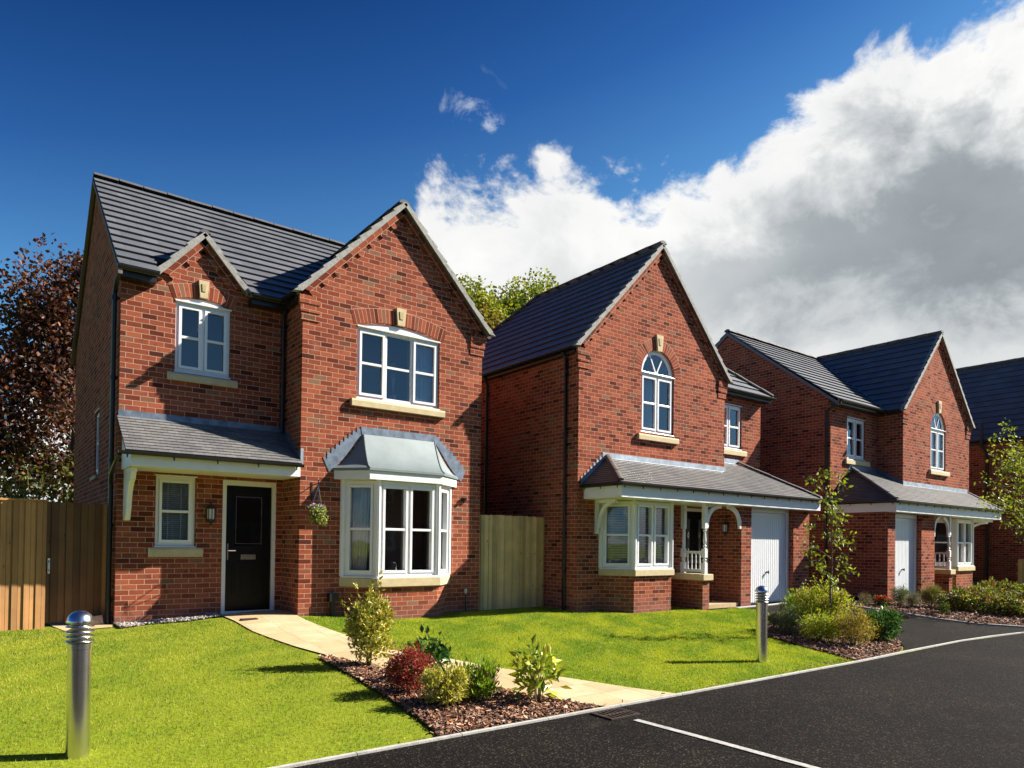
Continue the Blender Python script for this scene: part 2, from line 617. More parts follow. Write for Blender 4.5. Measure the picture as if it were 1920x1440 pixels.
def paving_mat():
    m = bpy.data.materials.new('sandstone_paving')
    m.use_nodes = True
    t = NT(m.node_tree)
    o = t.n('ShaderNodeOutputMaterial')
    b = t.n('ShaderNodeBsdfPrincipled')
    uv = t.n('ShaderNodeUVMap')
    bt = t.n('ShaderNodeTexBrick')
    bt.offset = .37
    bt.squash = .7
    bt.squash_frequency = 2
    for k, v in (('Scale', 1.0), ('Mortar Size', .006), ('Mortar Smooth', .2), ('Bias', 0.0), ('Brick Width', .62), ('Row Height', .42)):
        bt.inputs[k].default_value = v
    bt.inputs['Color1'].default_value = (0, 0, 0, 1)
    bt.inputs['Color2'].default_value = (1, 1, 1, 1)
    t.l(uv.outputs[0], bt.inputs['Vector'])
    base = t.mix(bt.outputs['Color'], (.45, .33, .175), (.54, .41, .25))
    tc = t.n('ShaderNodeTexCoord')
    base = t.mix(1.0, base, t.ramp(t.noise(tc.outputs['Object'], 2.5, 7, .65, .5), [(.3, (.82, .78, .74)), (.7, (1.12, 1.1, 1.08))]), 'MULTIPLY')
    base = t.mix(t.m('MULTIPLY', bt.outputs['Fac'], .8), base, (.25, .18, .10))
    t.l(base, b.inputs['Base Color'])
    b.inputs['Roughness'].default_value = .8
    bp = t.n('ShaderNodeBump')
    bp.inputs['Strength'].default_value = .4
    bp.inputs['Distance'].default_value = .006
    t.l(t.m('SUBTRACT', t.noise(tc.outputs['Object'], 18, 5), bt.outputs['Fac']), bp.inputs['Height'])
    t.l(bp.outputs[0], b.inputs['Normal'])
    t.l(b.outputs[0], o.inputs[0])
    return m


def ground_mat():
    m = bpy.data.materials.new('turf_soil')
    m.use_nodes = True
    t = NT(m.node_tree)
    o = t.n('ShaderNodeOutputMaterial')
    b = t.n('ShaderNodeBsdfPrincipled')
    tc = t.n('ShaderNodeTexCoord')
    v = tc.outputs['Object']
    n1 = t.noise(v, 1.1, 6, .6)
    n2 = t.noise(v, 40, 4, .6)
    base = t.mix(n1, (.12, .18, .010), (.22, .25, .014))
    base = t.mix(1.0, base, t.ramp(n2, [(.3, (.6,)*3), (.7, (1.25,)*3)]), 'MULTIPLY')
    t.l(base, b.inputs['Base Color'])
    b.inputs['Roughness'].default_value = .95
    b.inputs['Specular IOR Level'].default_value = .1
    t.l(b.outputs[0], o.inputs[0])
    return m


def steel_mat():
    m = bpy.data.materials.new('brushed_steel')
    m.use_nodes = True
    t = NT(m.node_tree)
    o = t.n('ShaderNodeOutputMaterial')
    b = t.n('ShaderNodeBsdfPrincipled')
    tc = t.n('ShaderNodeTexCoord')
    mp = t.n('ShaderNodeMapping')
    mp.inputs['Scale'].default_value = (1, 1, 60)
    t.l(tc.outputs['Object'], mp.inputs[0])
    n = t.noise(mp.outputs[0], 6, 4, .6)
    n2 = t.noise(tc.outputs['Object'], 9, 5, .6)
    t.l(t.mix(n2, (.62, .59, .55), (.78, .75, .71)), b.inputs['Base Color'])
    b.inputs['Metallic'].default_value = 1.0
    t.l(t.m('ADD', t.m('MULTIPLY', n, .06), .20), b.inputs['Roughness'])
    t.l(b.outputs[0], o.inputs[0])
    return m


def attr_mat(name, rough=.85):
    m = bpy.data.materials.new(name)
    m.use_nodes = True
    t = NT(m.node_tree)
    o = t.n('ShaderNodeOutputMaterial')
    b = t.n('ShaderNodeBsdfPrincipled')
    at = t.n('ShaderNodeAttribute', attribute_name='Col')
    t.l(at.outputs['Color'], b.inputs['Base Color'])
    b.inputs['Roughness'].default_value = rough
    b.inputs['Specular IOR Level'].default_value = .25
    t.l(b.outputs[0], o.inputs[0])
    return m


M = {}
M['brick'] = brick_mat('red_brick')
M['soldier'] = brick_mat('red_brick_on_end', offset=0.0, bw=.235, rh=.078)
M['stone'] = mat('buff_cast_stone', (.50, .40, .235), .85, noise=(9, .12), bump=.15)
M['upvc'] = mat('white_upvc', (.74, .74, .75), .28, spec=.5, noise=(3, .03))
M['paint'] = mat('white_painted_wood', (.72, .72, .71), .45, noise=(5, .04))
M['garage'] = mat('white_garage_steel', (.68, .70, .72), .35, noise=(1.5, .04))
M['black'] = mat('black_plastic', (.010, .010, .011), .38)
M['iron'] = mat('black_iron', (.012, .012, .012), .45)
M['doorblack'] = mat('black_gloss_door', (.004, .004, .004), .30, spec=.22)
M['tile'] = tile_mat('flat_concrete_tile', .335, .30, (.105, .112, .128), (.140, .145, .160))
M['tileedge'] = mat('brown_tile_edge_gap_shade', (.045, .036, .032), .9)  # brown tile edge, darkened to paint the shadow gap between courses
M['smalltile'] = tile_mat('small_grey_tile', .17, .10, (.125, .123, .122), (.18, .176, .172), joint=.6)
M['ridge'] = mat('ridge_tile', (.075, .072, .075), .75, noise=(6, .2), bump=.2)
M['hip'] = mat('brown_hip_tile', (.095, .070, .062), .75, noise=(6, .2), bump=.2)
M['mortar'] = mat('verge_mortar', (.28, .272, .25), .9, noise=(14, .25), bump=.5)
M['lead'] = mat('lead_flashing', (.13, .165, .21), .5, metal=.35, noise=(7, .45), bump=.1)
M['leadlight'] = mat('bright_lead', (.30, .35, .40), .45, metal=.25, noise=(5, .35), bump=.1)
M['bayroof'] = mat('grey_green_lead_roof', (.15, .185, .19), .55, metal=.15, noise=(3, .12), bump=.05)
M['glass'] = glass_mat('window_glass', .035)
M['glassdark'] = glass_mat('door_glass', .02, (.10, .10, .10))
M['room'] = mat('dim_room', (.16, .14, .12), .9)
M['curtain'] = mat('pale_curtain', (.74, .70, .60), .9, noise=(3, .08))
M['bluecurtain'] = mat('white_net_curtain', (.62, .70, .74), .9, noise=(3, .06))
M['blind'] = mat('silver_blind', (.50, .52, .48), .6)
M['darkblind'] = mat('dark_wood_blind', (.46, .44, .41), .5)
M['chrome'] = mat('chrome', (.75, .74, .70), .18, metal=1.0)
M['lampglass'] = mat('frosted_lamp_glass', (.62, .58, .58), .25)
M['fence'] = wood_mat('pale_treated_boards', (.62, .42, .17), (.78, .57, .27))
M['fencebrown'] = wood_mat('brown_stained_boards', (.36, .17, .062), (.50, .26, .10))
M['gateshade'] = wood_mat('shade_darkened_gate_boards', (.13, .062, .026), (.20, .10, .042))  # fence brown made darker, so the shade on the gate is in its colour
M['asphalt'] = asphalt_mat()
M['kerb'] = mat('pale_concrete_edging', (.38, .365, .33), .85, noise=(12, .2), bump=.3)
M['line'] = mat('road_line_paint', (.33, .32, .30), .8, noise=(22, .35))
M['paving'] = paving_mat()
M['ground'] = ground_mat()
M['steel'] = steel_mat()
M['leaf'] = leaf_mat('leaf')
M['glossleaf'] = leaf_mat('glossy_leaf', .3, .2)
M['grass'] = leaf_mat('grass_blade', .6, .35, .96)
M['chips'] = attr_mat('bark_chips')
M['stones'] = attr_mat('gravel_stones')
M['soil'] = mat('dark_mulch_soil', (.055, .030, .018), .95, noise=(18, .4), bump=.8)
M['bark'] = mat('grey_brown_bark', (.12, .09, .065), .9, noise=(12, .3), bump=.6)
M['stem'] = mat('thin_green_brown_stem', (.11, .09, .04), .8)
M['gravelbed'] = mat('gravel_bed', (.20, .175, .15), .95, noise=(40, .4), bump=.8)
M['iron_grate'] = mat('rusty_cast_iron', (.055, .035, .026), .7, metal=.4, noise=(20, .4))
M['basket'] = mat('coir_basket', (.09, .06, .035), .95, noise=(30, .3), bump=.6)
M['mintcap'] = mat('pale_green_cap', (.42, .62, .52), .5)


# ---------------------------------------------------------------- building helpers
class Fr:
    """wall frame: origin o, horizontal direction u, outward normal n"""
    def __init__(s, o, u, n):
        s.o, s.u, s.n = Vector(o), Vector(u).normalized(), Vector(n).normalized()

    def P(s, a, z, d=0.0):
        p = s.o+s.u*a+s.n*d
        return Vector((p.x, p.y, s.o.z+z))

    def box(s, mb, a0, a1, z0, z1, d0, d1, mi=0):
        lo = [s.P(a0, z0, d0), s.P(a1, z0, d0), s.P(a1, z0, d1), s.P(a0, z0, d1)]
        hi = [s.P(a0, z1, d0), s.P(a1, z1, d0), s.P(a1, z1, d1), s.P(a0, z1, d1)]
        # keep outward winding
        nn = (lo[1]-lo[0]).cross(lo[3]-lo[0])
        if nn.z < 0:
            lo = [lo[0], lo[3], lo[2], lo[1]]; hi = [hi[0], hi[3], hi[2], hi[1]]
        mb.hexa(lo+hi, mi)


def arcpts(a0, a1, z, rise, n=14):
    """points from a1 to a0 over a circular segment standing on z"""
    c = (a0+a1)/2; h = (a1-a0)/2
    if rise <= 0: return [(a1, z), (a0, z)]
    R = (h*h+rise*rise)/(2*rise)
    th = math.asin(min(1, h/R))
    if rise > h: th = math.pi-th
    return [(c+R*math.sin(th-2*th*i/n), z+rise-R+R*math.cos(th-2*th*i/n)) for i in range(n+1)]


def hole_rect(a0, a1, z0, z1, rise=0.0, n=14):
    return [(a0, z0), (a1, z0)]+arcpts(a0, a1, z1, rise, n)


def wall(mb, fr, outline, holes=(), thick=.2, reveal=.10):
    loops = [outline]+list(holes)
    v3 = [[Vector((a, z, 0)) for a, z in lp] for lp in loops]
    flat = [p for lp in loops for p in lp]
    tris = tessellate_polygon(v3)
    want = fr.n
    for t in tris:
        for d, sgn in ((0.0, 1), (-thick, -1)):
            pts = [fr.P(flat[i][0], flat[i][1], d) for i in t]
            uv = [flat[i] for i in t]
            nn = (pts[1]-pts[0]).cross(pts[2]-pts[0])
            if nn.length < 1e-9: continue
            if nn.dot(want)*sgn < 0:
                pts.reverse(); uv.reverse()
            mb.face(pts, uv)
    for lp in holes:
        k = len(lp)
        ca = sum(p[0] for p in lp)/k; cz = sum(p[1] for p in lp)/k
        for i in range(k):
            p, q = lp[i], lp[(i+1) % k]
            pts = [fr.P(p[0], p[1], 0), fr.P(q[0], q[1], 0), fr.P(q[0], q[1], -thick), fr.P(p[0], p[1], -thick)]
            nn = (pts[1]-pts[0]).cross(pts[2]-pts[1])
            if nn.length < 1e-9: continue
            inward = fr.P(ca, cz, -thick/2)-(pts[0]+pts[2])/2
            horiz = abs(nn.normalized().z) > .7
            uv = [(p[0], 0), (q[0], 0), (q[0], thick), (p[0], thick)] if horiz else [(0, p[1]), (0, q[1]), (thick, q[1]), (thick, p[1])]
            if nn.dot(inward) < 0:
                pts.reverse(); uv.reverse()
            mb.face(pts, uv)


def soldier_arch(parent, fr, a0, a1, z, rise, width, d=.004, n=16, key=None):
    """band of bricks on end following the arch a0..a1 standing on z"""
    mb = MB()
    c = (a0+a1)/2; h = (a1-a0)/2
    R = (h*h+rise*rise)/(2*rise)
    th = math.asin(min(1, h/R))
    zc = z+rise-R
    def pt(r, t): return (c+r*math.sin(t), zc+r*math.cos(t))
    for i in range(n):
        t0 = -th+2*th*i/n; t1 = -th+2*th*(i+1)/n
        p = [pt(R, t0), pt(R, t1), pt(R+width, t1), pt(R+width, t0)]
        s0, s1 = (R+width/2)*t0, (R+width/2)*t1
        pts = [fr.P(q[0], q[1], d) for q in p]
        uv = [(.0, s0), (.0, s1), (.235, s1), (.235, s0)]
        nn = (pts[1]-pts[0]).cross(pts[2]-pts[0])
        if nn.dot(fr.n) < 0:
            pts.reverse(); uv.reverse()
        mb.face(pts, uv)
        # thin outer edge so the band has body
        e = [fr.P(*p[3], d), fr.P(*p[2], d), fr.P(*p[2], -.05), fr.P(*p[3], -.05)]
        mb.face(e, None)
    mb.build('brick_arch', M['soldier'], parent)
    return pt


def keystone(parent, fr, a, z0, z1, w0=.075, w1=.105, d=.05):
    mb = MB()
    poly = [(a-w0, z0), (a+w0, z0), (a+w1, z1), (a-w1, z1)]
    mb.prism([fr.P(x, z, -.02) for x, z in poly], fr.n*(d+.02))
    k = [(a-w0*.45, z0+(z1-z0)*.35), (a+w0*.45, z0+(z1-z0)*.35), (a+w1*.45, z1-(z1-z0)*.2), (a-w1*.45, z1-(z1-z0)*.2)]
    mb.prism([fr.P(x, z, d-.001) for x, z in k], fr.n*(.012), 1)
    mb.build('keystone', [M['stone'], mat('keystone_recess', (.42, .33, .17), .9) if 'ksr' not in M else M['ksr']], parent, bevel=.004)


M['ksr'] = mat('keystone_recess', (.42, .33, .17), .9)


def sill(parent, fr, a0, a1, z0, z1, d=.075):
    mb = MB()
    # slightly weathered top, chamfered nose
    prof = [(-.1, z0), (d, z0), (d, z1-.045), (d-.02, z1-.012), (-.1, z1)]
    pts = [fr.P(a0, z, dd) for dd, z in prof]
    mb.prism(pts, fr.u*(a1-a0))
    mb.build('sill', M['stone'], parent, bevel=.005)


def curtain_mesh(mb, fr, a0, a1, z0, z1, d, amp=.03, waves=6, taper=0.0):
    n = waves*6
    prev = None
    for i in range(n+1):
        t = i/n
        aT = a0+(a1-a0)*t
        aB = a0+(a1-a0)*(t*(1-taper))
        off = d+amp*math.sin(t*waves*2*math.pi)
        cur = (fr.P(aT, z1, off), fr.P(aB, z0, off))
        if prev: mb.face([prev[1], cur[1], cur[0], prev[0]])
        prev = cur


def window(house, fr, a0, a1, z0, z1, lights, bar=True, rise=0.0, head=0.0, glass='glass', room=True, extras=None,
           bars=None, name='window', recess=.045, sillspec=None, roomdepth=.9, lab=None):
    """lights: list of (relative width, opening?) ; rise: curved white head panel above z1"""
    mb = MB(); F = .055
    dd0, dd1 = -.12, -recess
    fr.box(mb, a0, a1, z0, z0+F, dd0, dd1)
    fr.box(mb, a0, a1, z1-F, z1, dd0, dd1)
    fr.box(mb, a0, a0+F, z0+F, z1-F, dd0, dd1)
    fr.box(mb, a1-F, a1, z0+F, z1-F, dd0, dd1)
    fr.box(mb, a0-.012, a1+.012, z0-.022, z0-.001, dd0, dd1+.05)       # projecting plastic cill
    if rise > 0:
        poly = [(a0, z1+.001), (a1, z1+.001)]+arcpts(a0, a1, z1+.012, rise)[1:-1]
        mb.prism([fr.P(x, z, -.10) for x, z in poly], fr.n*(.10-.018))
        fr.box(mb, a0-.01, a1+.01, z1-.012, z1+.014, -.05, .012)
    else:
        fr.box(mb, a0-.015, a1+.015, z1+.001, z1+.022, -.05, .012)
    tot = sum(w for w, _ in lights); W = a1-a0-2*F
    x = a0+F; MU = .045
    panes = MB()
    pos = []
    for i, (w, op) in enumerate(lights):
        xe = x+W*w/tot
        l0 = x+(MU/2 if i else 0); l1 = xe-(MU/2 if i < len(lights)-1 else 0)
        if i < len(lights)-1:
            fr.box(mb, xe-MU/2, xe+MU/2, z0+F, z1-F, dd0, dd1-.002)
        S = .048 if op else .012
        zf0, zf1 = z0+F+.002, z1-F-.002
        dS = -recess+.018 if op else -recess-.01
        fr.box(mb, l0+.002, l1-.002, zf0, zf0+S, -.10, dS)
        fr.box(mb, l0+.002, l1-.002, zf1-S, zf1, -.10, dS)
        fr.box(mb, l0+.002, l0+S, zf0+S, zf1-S, -.10, dS)
        fr.box(mb, l1-S, l1-.002, zf0+S, zf1-S, -.10, dS)
        if bar:
            zm = (zf0+zf1)/2+.0
            fr.box(mb, l0+S, l1-S, zm-.022, zm+.022, -.10, dS-.006)
        g0, g1 = l0+S*.8, l1-S*.8
        q = [fr.P(g0, zf0+S*.8, -.075), fr.P(g1, zf0+S*.8, -.075), fr.P(g1, zf1-S*.8, -.075), fr.P(g0, zf1-S*.8, -.075)]
        nn = (q[1]-q[0]).cross(q[2]-q[0])
        if nn.dot(fr.n) < 0: q.reverse()
        panes.face(q)
        pos.append((l0, l1))
        x = xe
    w = mb.build(name, M['upvc'], house, bevel=.004)
    if lab: tag(w, lab)
    panes.build('pane', M[glass], w)
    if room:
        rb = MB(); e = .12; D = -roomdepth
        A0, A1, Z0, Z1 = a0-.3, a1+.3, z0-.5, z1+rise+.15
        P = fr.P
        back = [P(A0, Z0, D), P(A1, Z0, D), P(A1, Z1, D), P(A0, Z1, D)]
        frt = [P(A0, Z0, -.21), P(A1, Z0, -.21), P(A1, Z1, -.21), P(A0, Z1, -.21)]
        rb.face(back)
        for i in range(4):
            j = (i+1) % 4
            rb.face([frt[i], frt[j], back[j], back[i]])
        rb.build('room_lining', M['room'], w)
    if sillspec:
        sill(w, fr, *sillspec)
    if extras:
        extras(w, pos)
    return w


def blinds(fr, z0, z1, matname, step=.035, tapes=True):
    def fn(w, pos):
        mb = MB()
        for (l0, l1) in pos:
            k = int((z1-z0)/step)
            for i in range(k):
                z = z0+i*step
                fr.box(mb, l0, l1, z, z+.004, -.145, -.120)
                mb.face([fr.P(l0, z, -.120), fr.P(l1, z, -.120), fr.P(l1, z+step*.75, -.142), fr.P(l0, z+step*.75, -.142)])
            if tapes:
                for q in (.3, .7) if l1-l0 > .4 else (.5,):
                    a = l0+(l1-l0)*q
                    fr.box(mb, a-.01, a+.01, z0, z1, -.119, -.117)
        mb.build('blind', M[matname], w)
    return fn


def roof_slope(mb, bl, br, tl, tr, n, row, lip=.04, i0=0, i1=None, under=.05, mi=None):
    """courses of lapped tiles on the quad bl-br-tr-tl (as seen from outside, bottom to top)"""
    bl, br, tl, tr = map(Vector, (bl, br, tl, tr))
    nrm = (br-bl).cross(tl-bl)
    if nrm.length < 1e-6: nrm = (tr-tl).cross(bl-tl)*-1
    if nrm.z < 0: nrm = -nrm
    nrm.normalize()
    ud = (br-bl)
    if ud.length < 1e-6: ud = tr-tl
    ud.normalize()
    i1 = n if i1 is None else i1
    def lp(a, b, t): return a+(b-a)*t
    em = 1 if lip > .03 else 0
    def F(pts, uv, want, mi=0):
        nn = (pts[1]-pts[0]).cross(pts[2]-pts[1])
        if nn.dot(want) < 0:
            pts = pts[::-1]; uv = uv[::-1]
        mb.face(pts, uv, mi)
    down = (bl-tl); down.normalize()
    for i in range(i0, i1):
        t0, t1 = i/n, (i+1)/n
        A, B, C, D = lp(bl, tl, t0), lp(br, tr, t0), lp(br, tr, t1), lp(bl, tl, t1)
        A2, B2 = A+nrm*lip, B+nrm*lip
        C2, D2 = C+nrm*lip*.18, D+nrm*lip*.18
        us = [(p-bl).dot(ud) for p in (A, B, C, D)]
        v0, v1 = i*row, (i+1)*row
        F([A2, B2, C2, D2], [(us[0], v0+.004), (us[1], v0+.004), (us[2], v1-.004), (us[3], v1-.004)], nrm)
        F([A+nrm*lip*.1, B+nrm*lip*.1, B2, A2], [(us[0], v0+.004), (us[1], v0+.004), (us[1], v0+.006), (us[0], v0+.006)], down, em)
        F([A, A2, D2, D], [(0, v0+.01), (0, v0+.02), (.02, v1-.02), (.02, v1-.01)], -ud)
        F([B, B2, C2, C], [(0, v0+.01), (0, v0+.02), (.02, v1-.02), (.02, v1-.01)], ud)
    a, b = lp(bl, tl, i0/n), lp(br, tr, i0/n)
    c, d = lp(br, tr, i1/n), lp(bl, tl, i1/n)
    u = -nrm*under
    F([a+u, b+u, c+u, d+u], [(0.01, .01), (.02, .01), (.02, .02), (.01, .02)], -nrm)
    F([a+u, b+u, b, a], [(0.01, .01), (.02, .01), (.02, .02), (.01, .02)], down)


def ridge_line(mb, p0, p1, r=.10, step=.45, gap=.012, drop=.05, n=7):
    p0, p1 = Vector(p0), Vector(p1)
    L = (p1-p0).length; d = (p1-p0)/L
    side = d.cross(Vector((0, 0, 1))).normalized()
    up = side.cross(d).normalized()
    k = max(1, int(round(L/step)))
    for i in range(k):
        a = p0+d*(L*i/k+gap); b = p0+d*(L*(i+1)/k-gap*.2)
        ring = []
        for j in range(n):
            t = math.pi*j/(n-1)
            ring.append(side*math.cos(t)*r*1.15+up*(math.sin(t)*r*.75-drop*.3))
        lift = .008 if i % 2 else 0
        A = [a+q+up*lift for q in ring]; B = [b+q for q in ring]
        for j in range(n-1):
            mb.face([A[j+1], A[j], B[j], B[j+1]])
        mb.face(A[::-1]); mb.face(B)


def gutter(mb, p0, p1, r=.055, brackets=None, sides=9):
    """half round gutter with its brackets"""
    p0, p1 = Vector(p0), Vector(p1)
    d = (p1-p0).normalized()
    side = d.cross(Vector((0, 0, 1))).normalized()
    pts = [(math.cos(math.pi+math.pi*i/(sides-1))*r, math.sin(math.pi+math.pi*i/(sides-1))*r) for i in range(sides)]
    pts2 = [(x*.86, z*.86) for x, z in pts]
    for P, rev in ((pts, False), (pts2, True)):
        for i in range(sides-1):
            a = side*P[i][0]+Vector((0, 0, P[i][1])); b = side*P[i+1][0]+Vector((0, 0, P[i+1][1]))
            q = [p0+a, p1+a, p1+b, p0+b]
            mb.face(q if rev else q[::-1])
    for s in (0, -1):
        a = side*pts[s][0]; b = side*pts2[s][0]
        mb.face([p0+a, p1+a, p1+b, p0+b])
    for p in (p0, p1):
        mb.face([p+side*x+Vector((0, 0, z)) for x, z in pts])
    if brackets:
        L = (p1-p0).length; k = int(L/brackets)
        for i in range(k+1):
            c = p0+d*(.12+(L-.24)*i/max(1, k))
            w = d*.014
            ring = [side*math.cos(math.pi+math.pi*j/8)*(r+.008)+Vector((0, 0, math.sin(math.pi+math.pi*j/8)*(r+.008))) for j in range(9)]
            for j in range(8):
                mb.face([c-w+ring[j], c+w+ring[j], c+w+ring[j+1], c-w+ring[j+1]])
            mb.hexa([c-w+Vector((0, 0, -.10))+side*sx*.0+side*q for sx, q in ((0, -.0), (0, .0))]+
                    [c+w+Vector((0, 0, -.10))+side*q for q in (.0, -.0)] +
                    [c-w+Vector((0, 0, -.04)), c-w+Vector((0, 0, -.04)), c+w+Vector((0, 0, -.04)), c+w+Vector((0, 0, -.04))]) if False else None
            mb.tube([c+Vector((0, 0, -r)), c+Vector((0, 0, -r-.035)), c+Vector((0, 0, -r-.05))+side*.0], .012, 5)


def pipe(parent, pts, r=.036, clips=(), wallv=None, name='downpipe'):
    mb = MB()
    mb.tube(pts, r, 10)
    for z in clips:
        # socket collar and wall clip
        i = min(range(len(pts)-1), key=lambda k: 0 if min(pts[k][2], pts[k+1][2]) <= z <= max(pts[k][2], pts[k+1][2]) else 1)
        a, b = Vector(pts[i]), Vector(pts[i+1])
        t = (z-a.z)/(b.z-a.z) if abs(b.z-a.z) > 1e-6 else 0
        c = a+(b-a)*t
        mb.tube([c-Vector((0, 0, .035)), c+Vector((0, 0, .035))], r*1.28, 10)
        if wallv is not None:
            mb.tube([c, c+Vector(wallv)], .02, 6)
    return mb.build(name, M['black'], parent, smooth=True)


def verge(house, fr, a0, a1, zb, am, zt, d=.12, depth=.10, kneel=.32, knz=(5.55, 5.98), front=.0):
    """mortar verge, corbelled brick rake with dentils, and brick kneelers on a gable (a0..a1, apex am)"""
    mv = MB(); cb = MB()
    for s in (-1, 1):
        ae = a0 if s < 0 else a1
        L = Vector((am-ae, zt-zb, 0)); n2 = Vector((-L.y, L.x, 0)).normalized()
        if n2.y > 0: n2 = -n2
        Ln = L.length; ud = L/Ln
        def pt(t, off): return (ae+ud.x*t+n2.x*off, zb+ud.y*t+n2.y*off)
        # verge strip with stepped tile ends
        k = int(Ln/.30)
        for i in range(k):
            t0, t1 = Ln*i/k, Ln*(i+1)/k
            q = [pt(t0, -.055), pt(t1, -.02), pt(t1, .055), pt(t0, .055)]
            mv.prism([fr.P(x, z, d-.12) for x, z in q], fr.n*.12)
        # splayed foot of the verge
        q = [pt(-.10, -.045), pt(.10, -.02), pt(.13, .055), pt(.02, .055)]
        mv.prism([fr.P(x, z, d-.12) for x, z in q], fr.n*.125)
        # rake band one, brick long sides along the slope
        for (o0, o1, dep) in ((.055, .145, .075), (.145, .232, .040)):
            if o0 < .1:
                q = [pt(.12, o0), pt(Ln-o0*.4, o0), pt(Ln-o1*.4, o1), pt(.12+.05, o1)]
                pts = [fr.P(x, z, dep) for x, z in q]
                uv = [(0, 0), (Ln, 0), (Ln, .0857), (0, .0857)]
                nn = (pts[1]-pts[0]).cross(pts[2]-pts[0])
                if nn.dot(fr.n) < 0: pts.reverse(); uv.reverse()
                cb.face(pts, uv)
                cb.face([fr.P(*q[2], dep), fr.P(*q[3], dep), fr.P(*q[3], 0), fr.P(*q[2], 0)], [(Ln, 0), (0, 0), (0, .08), (Ln, .08)])
            else:
                kk = int((Ln-.3)/.30)
                for i in range(kk):
                    t0 = .17+(Ln-.36)*i/kk; t1 = t0+(Ln-.36)/kk*.70
                    q = [pt(t0, o0), pt(t1, o0), pt(t1, o1), pt(t0, o1)]
                    cb.prism([fr.P(x, z, -.01) for x, z in q], fr.n*(dep+.01+.0))
                q = [pt(.17, o0), pt(Ln-.2, o0), pt(Ln-.2, o1), pt(.17, o1)]
                pts = [fr.P(x, z, .006) for x, z in q]
                uv = [(0, .0857), (Ln, .0857), (Ln, .1714), (0, .1714)]
                nn = (pts[1]-pts[0]).cross(pts[2]-pts[0])
                if nn.dot(fr.n) < 0: pts.reverse(); uv.reverse()
                cb.face(pts, uv)
        # kneeler: corbelled block at the foot
        ka, kb_ = (ae+.085*(-s) if s < 0 else ae-.03*s, 0) if False else (0, 0)
        w0 = a0+.10 if s < 0 else a1-.10-kneel
        w1 = a0+.10+kneel if s < 0 else a1-.10
        steps = 3
        for i in range(steps):
            z0 = knz[0]+(knz[1]-knz[0])*(i/steps)
            ex = .012+.022*i
            fr.box(cb, w0-(ex if s < 0 else 0), w1+(ex if s > 0 else 0), z0, knz[0]+(knz[1]-knz[0])*((i+1)/steps)-.001, -.05, .018+.014*i)
    mv.build('verge', M['mortar'], house)
    cb.build('corbelled_rake', M['brick'], house)


def flashing(parent, fr, pts_poly, name='lead_flashing', m='lead', d=.012):
    mb = MB()
    mb.prism([fr.P(a, z, -.002) for a, z in pts_poly], fr.n*d)
    return mb.build(name, M[m], parent)


def stepped(fr, parent, a0, z0, a1, z1, n, w=.14, m='lead'):
    """stepped flashing rising from (a0,z0) to (a1,z1)"""
    top = []
    for i in range(n):
        t0, t1 = i/n, (i+1)/n
        za = z0+(z1-z0)*t1
        top += [(a0+(a1-a0)*t0, z0+(z1-z0)*t0+w*.55), (a0+(a1-a0)*t0-(a1-a0)/n*.10, za+w*.8)]
    poly = [(a0, z0-.03)]+top+[(a1, z1+w*.8), (a1, z1-.03)]
    flashing(parent, fr, poly, m=m)


def wall_lamp(house, fr, a, z, h=.42, lab=None):
    """half lantern: bracket plate, glazed body, domed cap and finial"""
    mb = MB()
    c = fr.P(a, z, .085)
    cz = (c.x, c.y, c.z)
    r = .075
    fr.box(mb, a-.03, a+.03, z-.10, z+.10, 0, .02)
    mb.tube([fr.P(a, z+.0, .01), fr.P(a, z+.02, .05)], .012, 6)
    mb.lathe(cz, [(.0, h*.52), (.010, h*.50), (.014, h*.44), (.008, h*.40), (.035, h*.36), (r*1.0, h*.26), (r*1.12, h*.22), (r*1.05, h*.20)], 12)
    mb.lathe(cz, [(r*1.0, -h*.22), (r*.95, -h*.25), (r*.6, -h*.33), (.018, -h*.38), (.014, -h*.45), (.001, -h*.5)][::-1], 12)
    for k in range(8):
        t = 2*math.pi*k/8
        p0 = Vector((c.x+r*.95*math.cos(t), c.y+r*.95*math.sin(t), c.z-h*.23))
        p1 = Vector((c.x+r*1.0*math.cos(t), c.y+r*1.0*math.sin(t), c.z+h*.21))
        mb.tube([p0, p1], .007, 5)
    l = mb.build('wall_lamp', M['iron'], house, smooth=False)
    if lab: tag(l, lab)
    g = MB()
    g.lathe(cz, [(r*.82, -h*.22), (r*.86, h*.20)], 12)
    g.build('lamp_glass', M['lampglass'], l, smooth=True)
    return l


def brick_box(mb, x0, x1, y0, y1, z0, z1):
    mb.box(x0, x1, y0, y1, z0, z1)


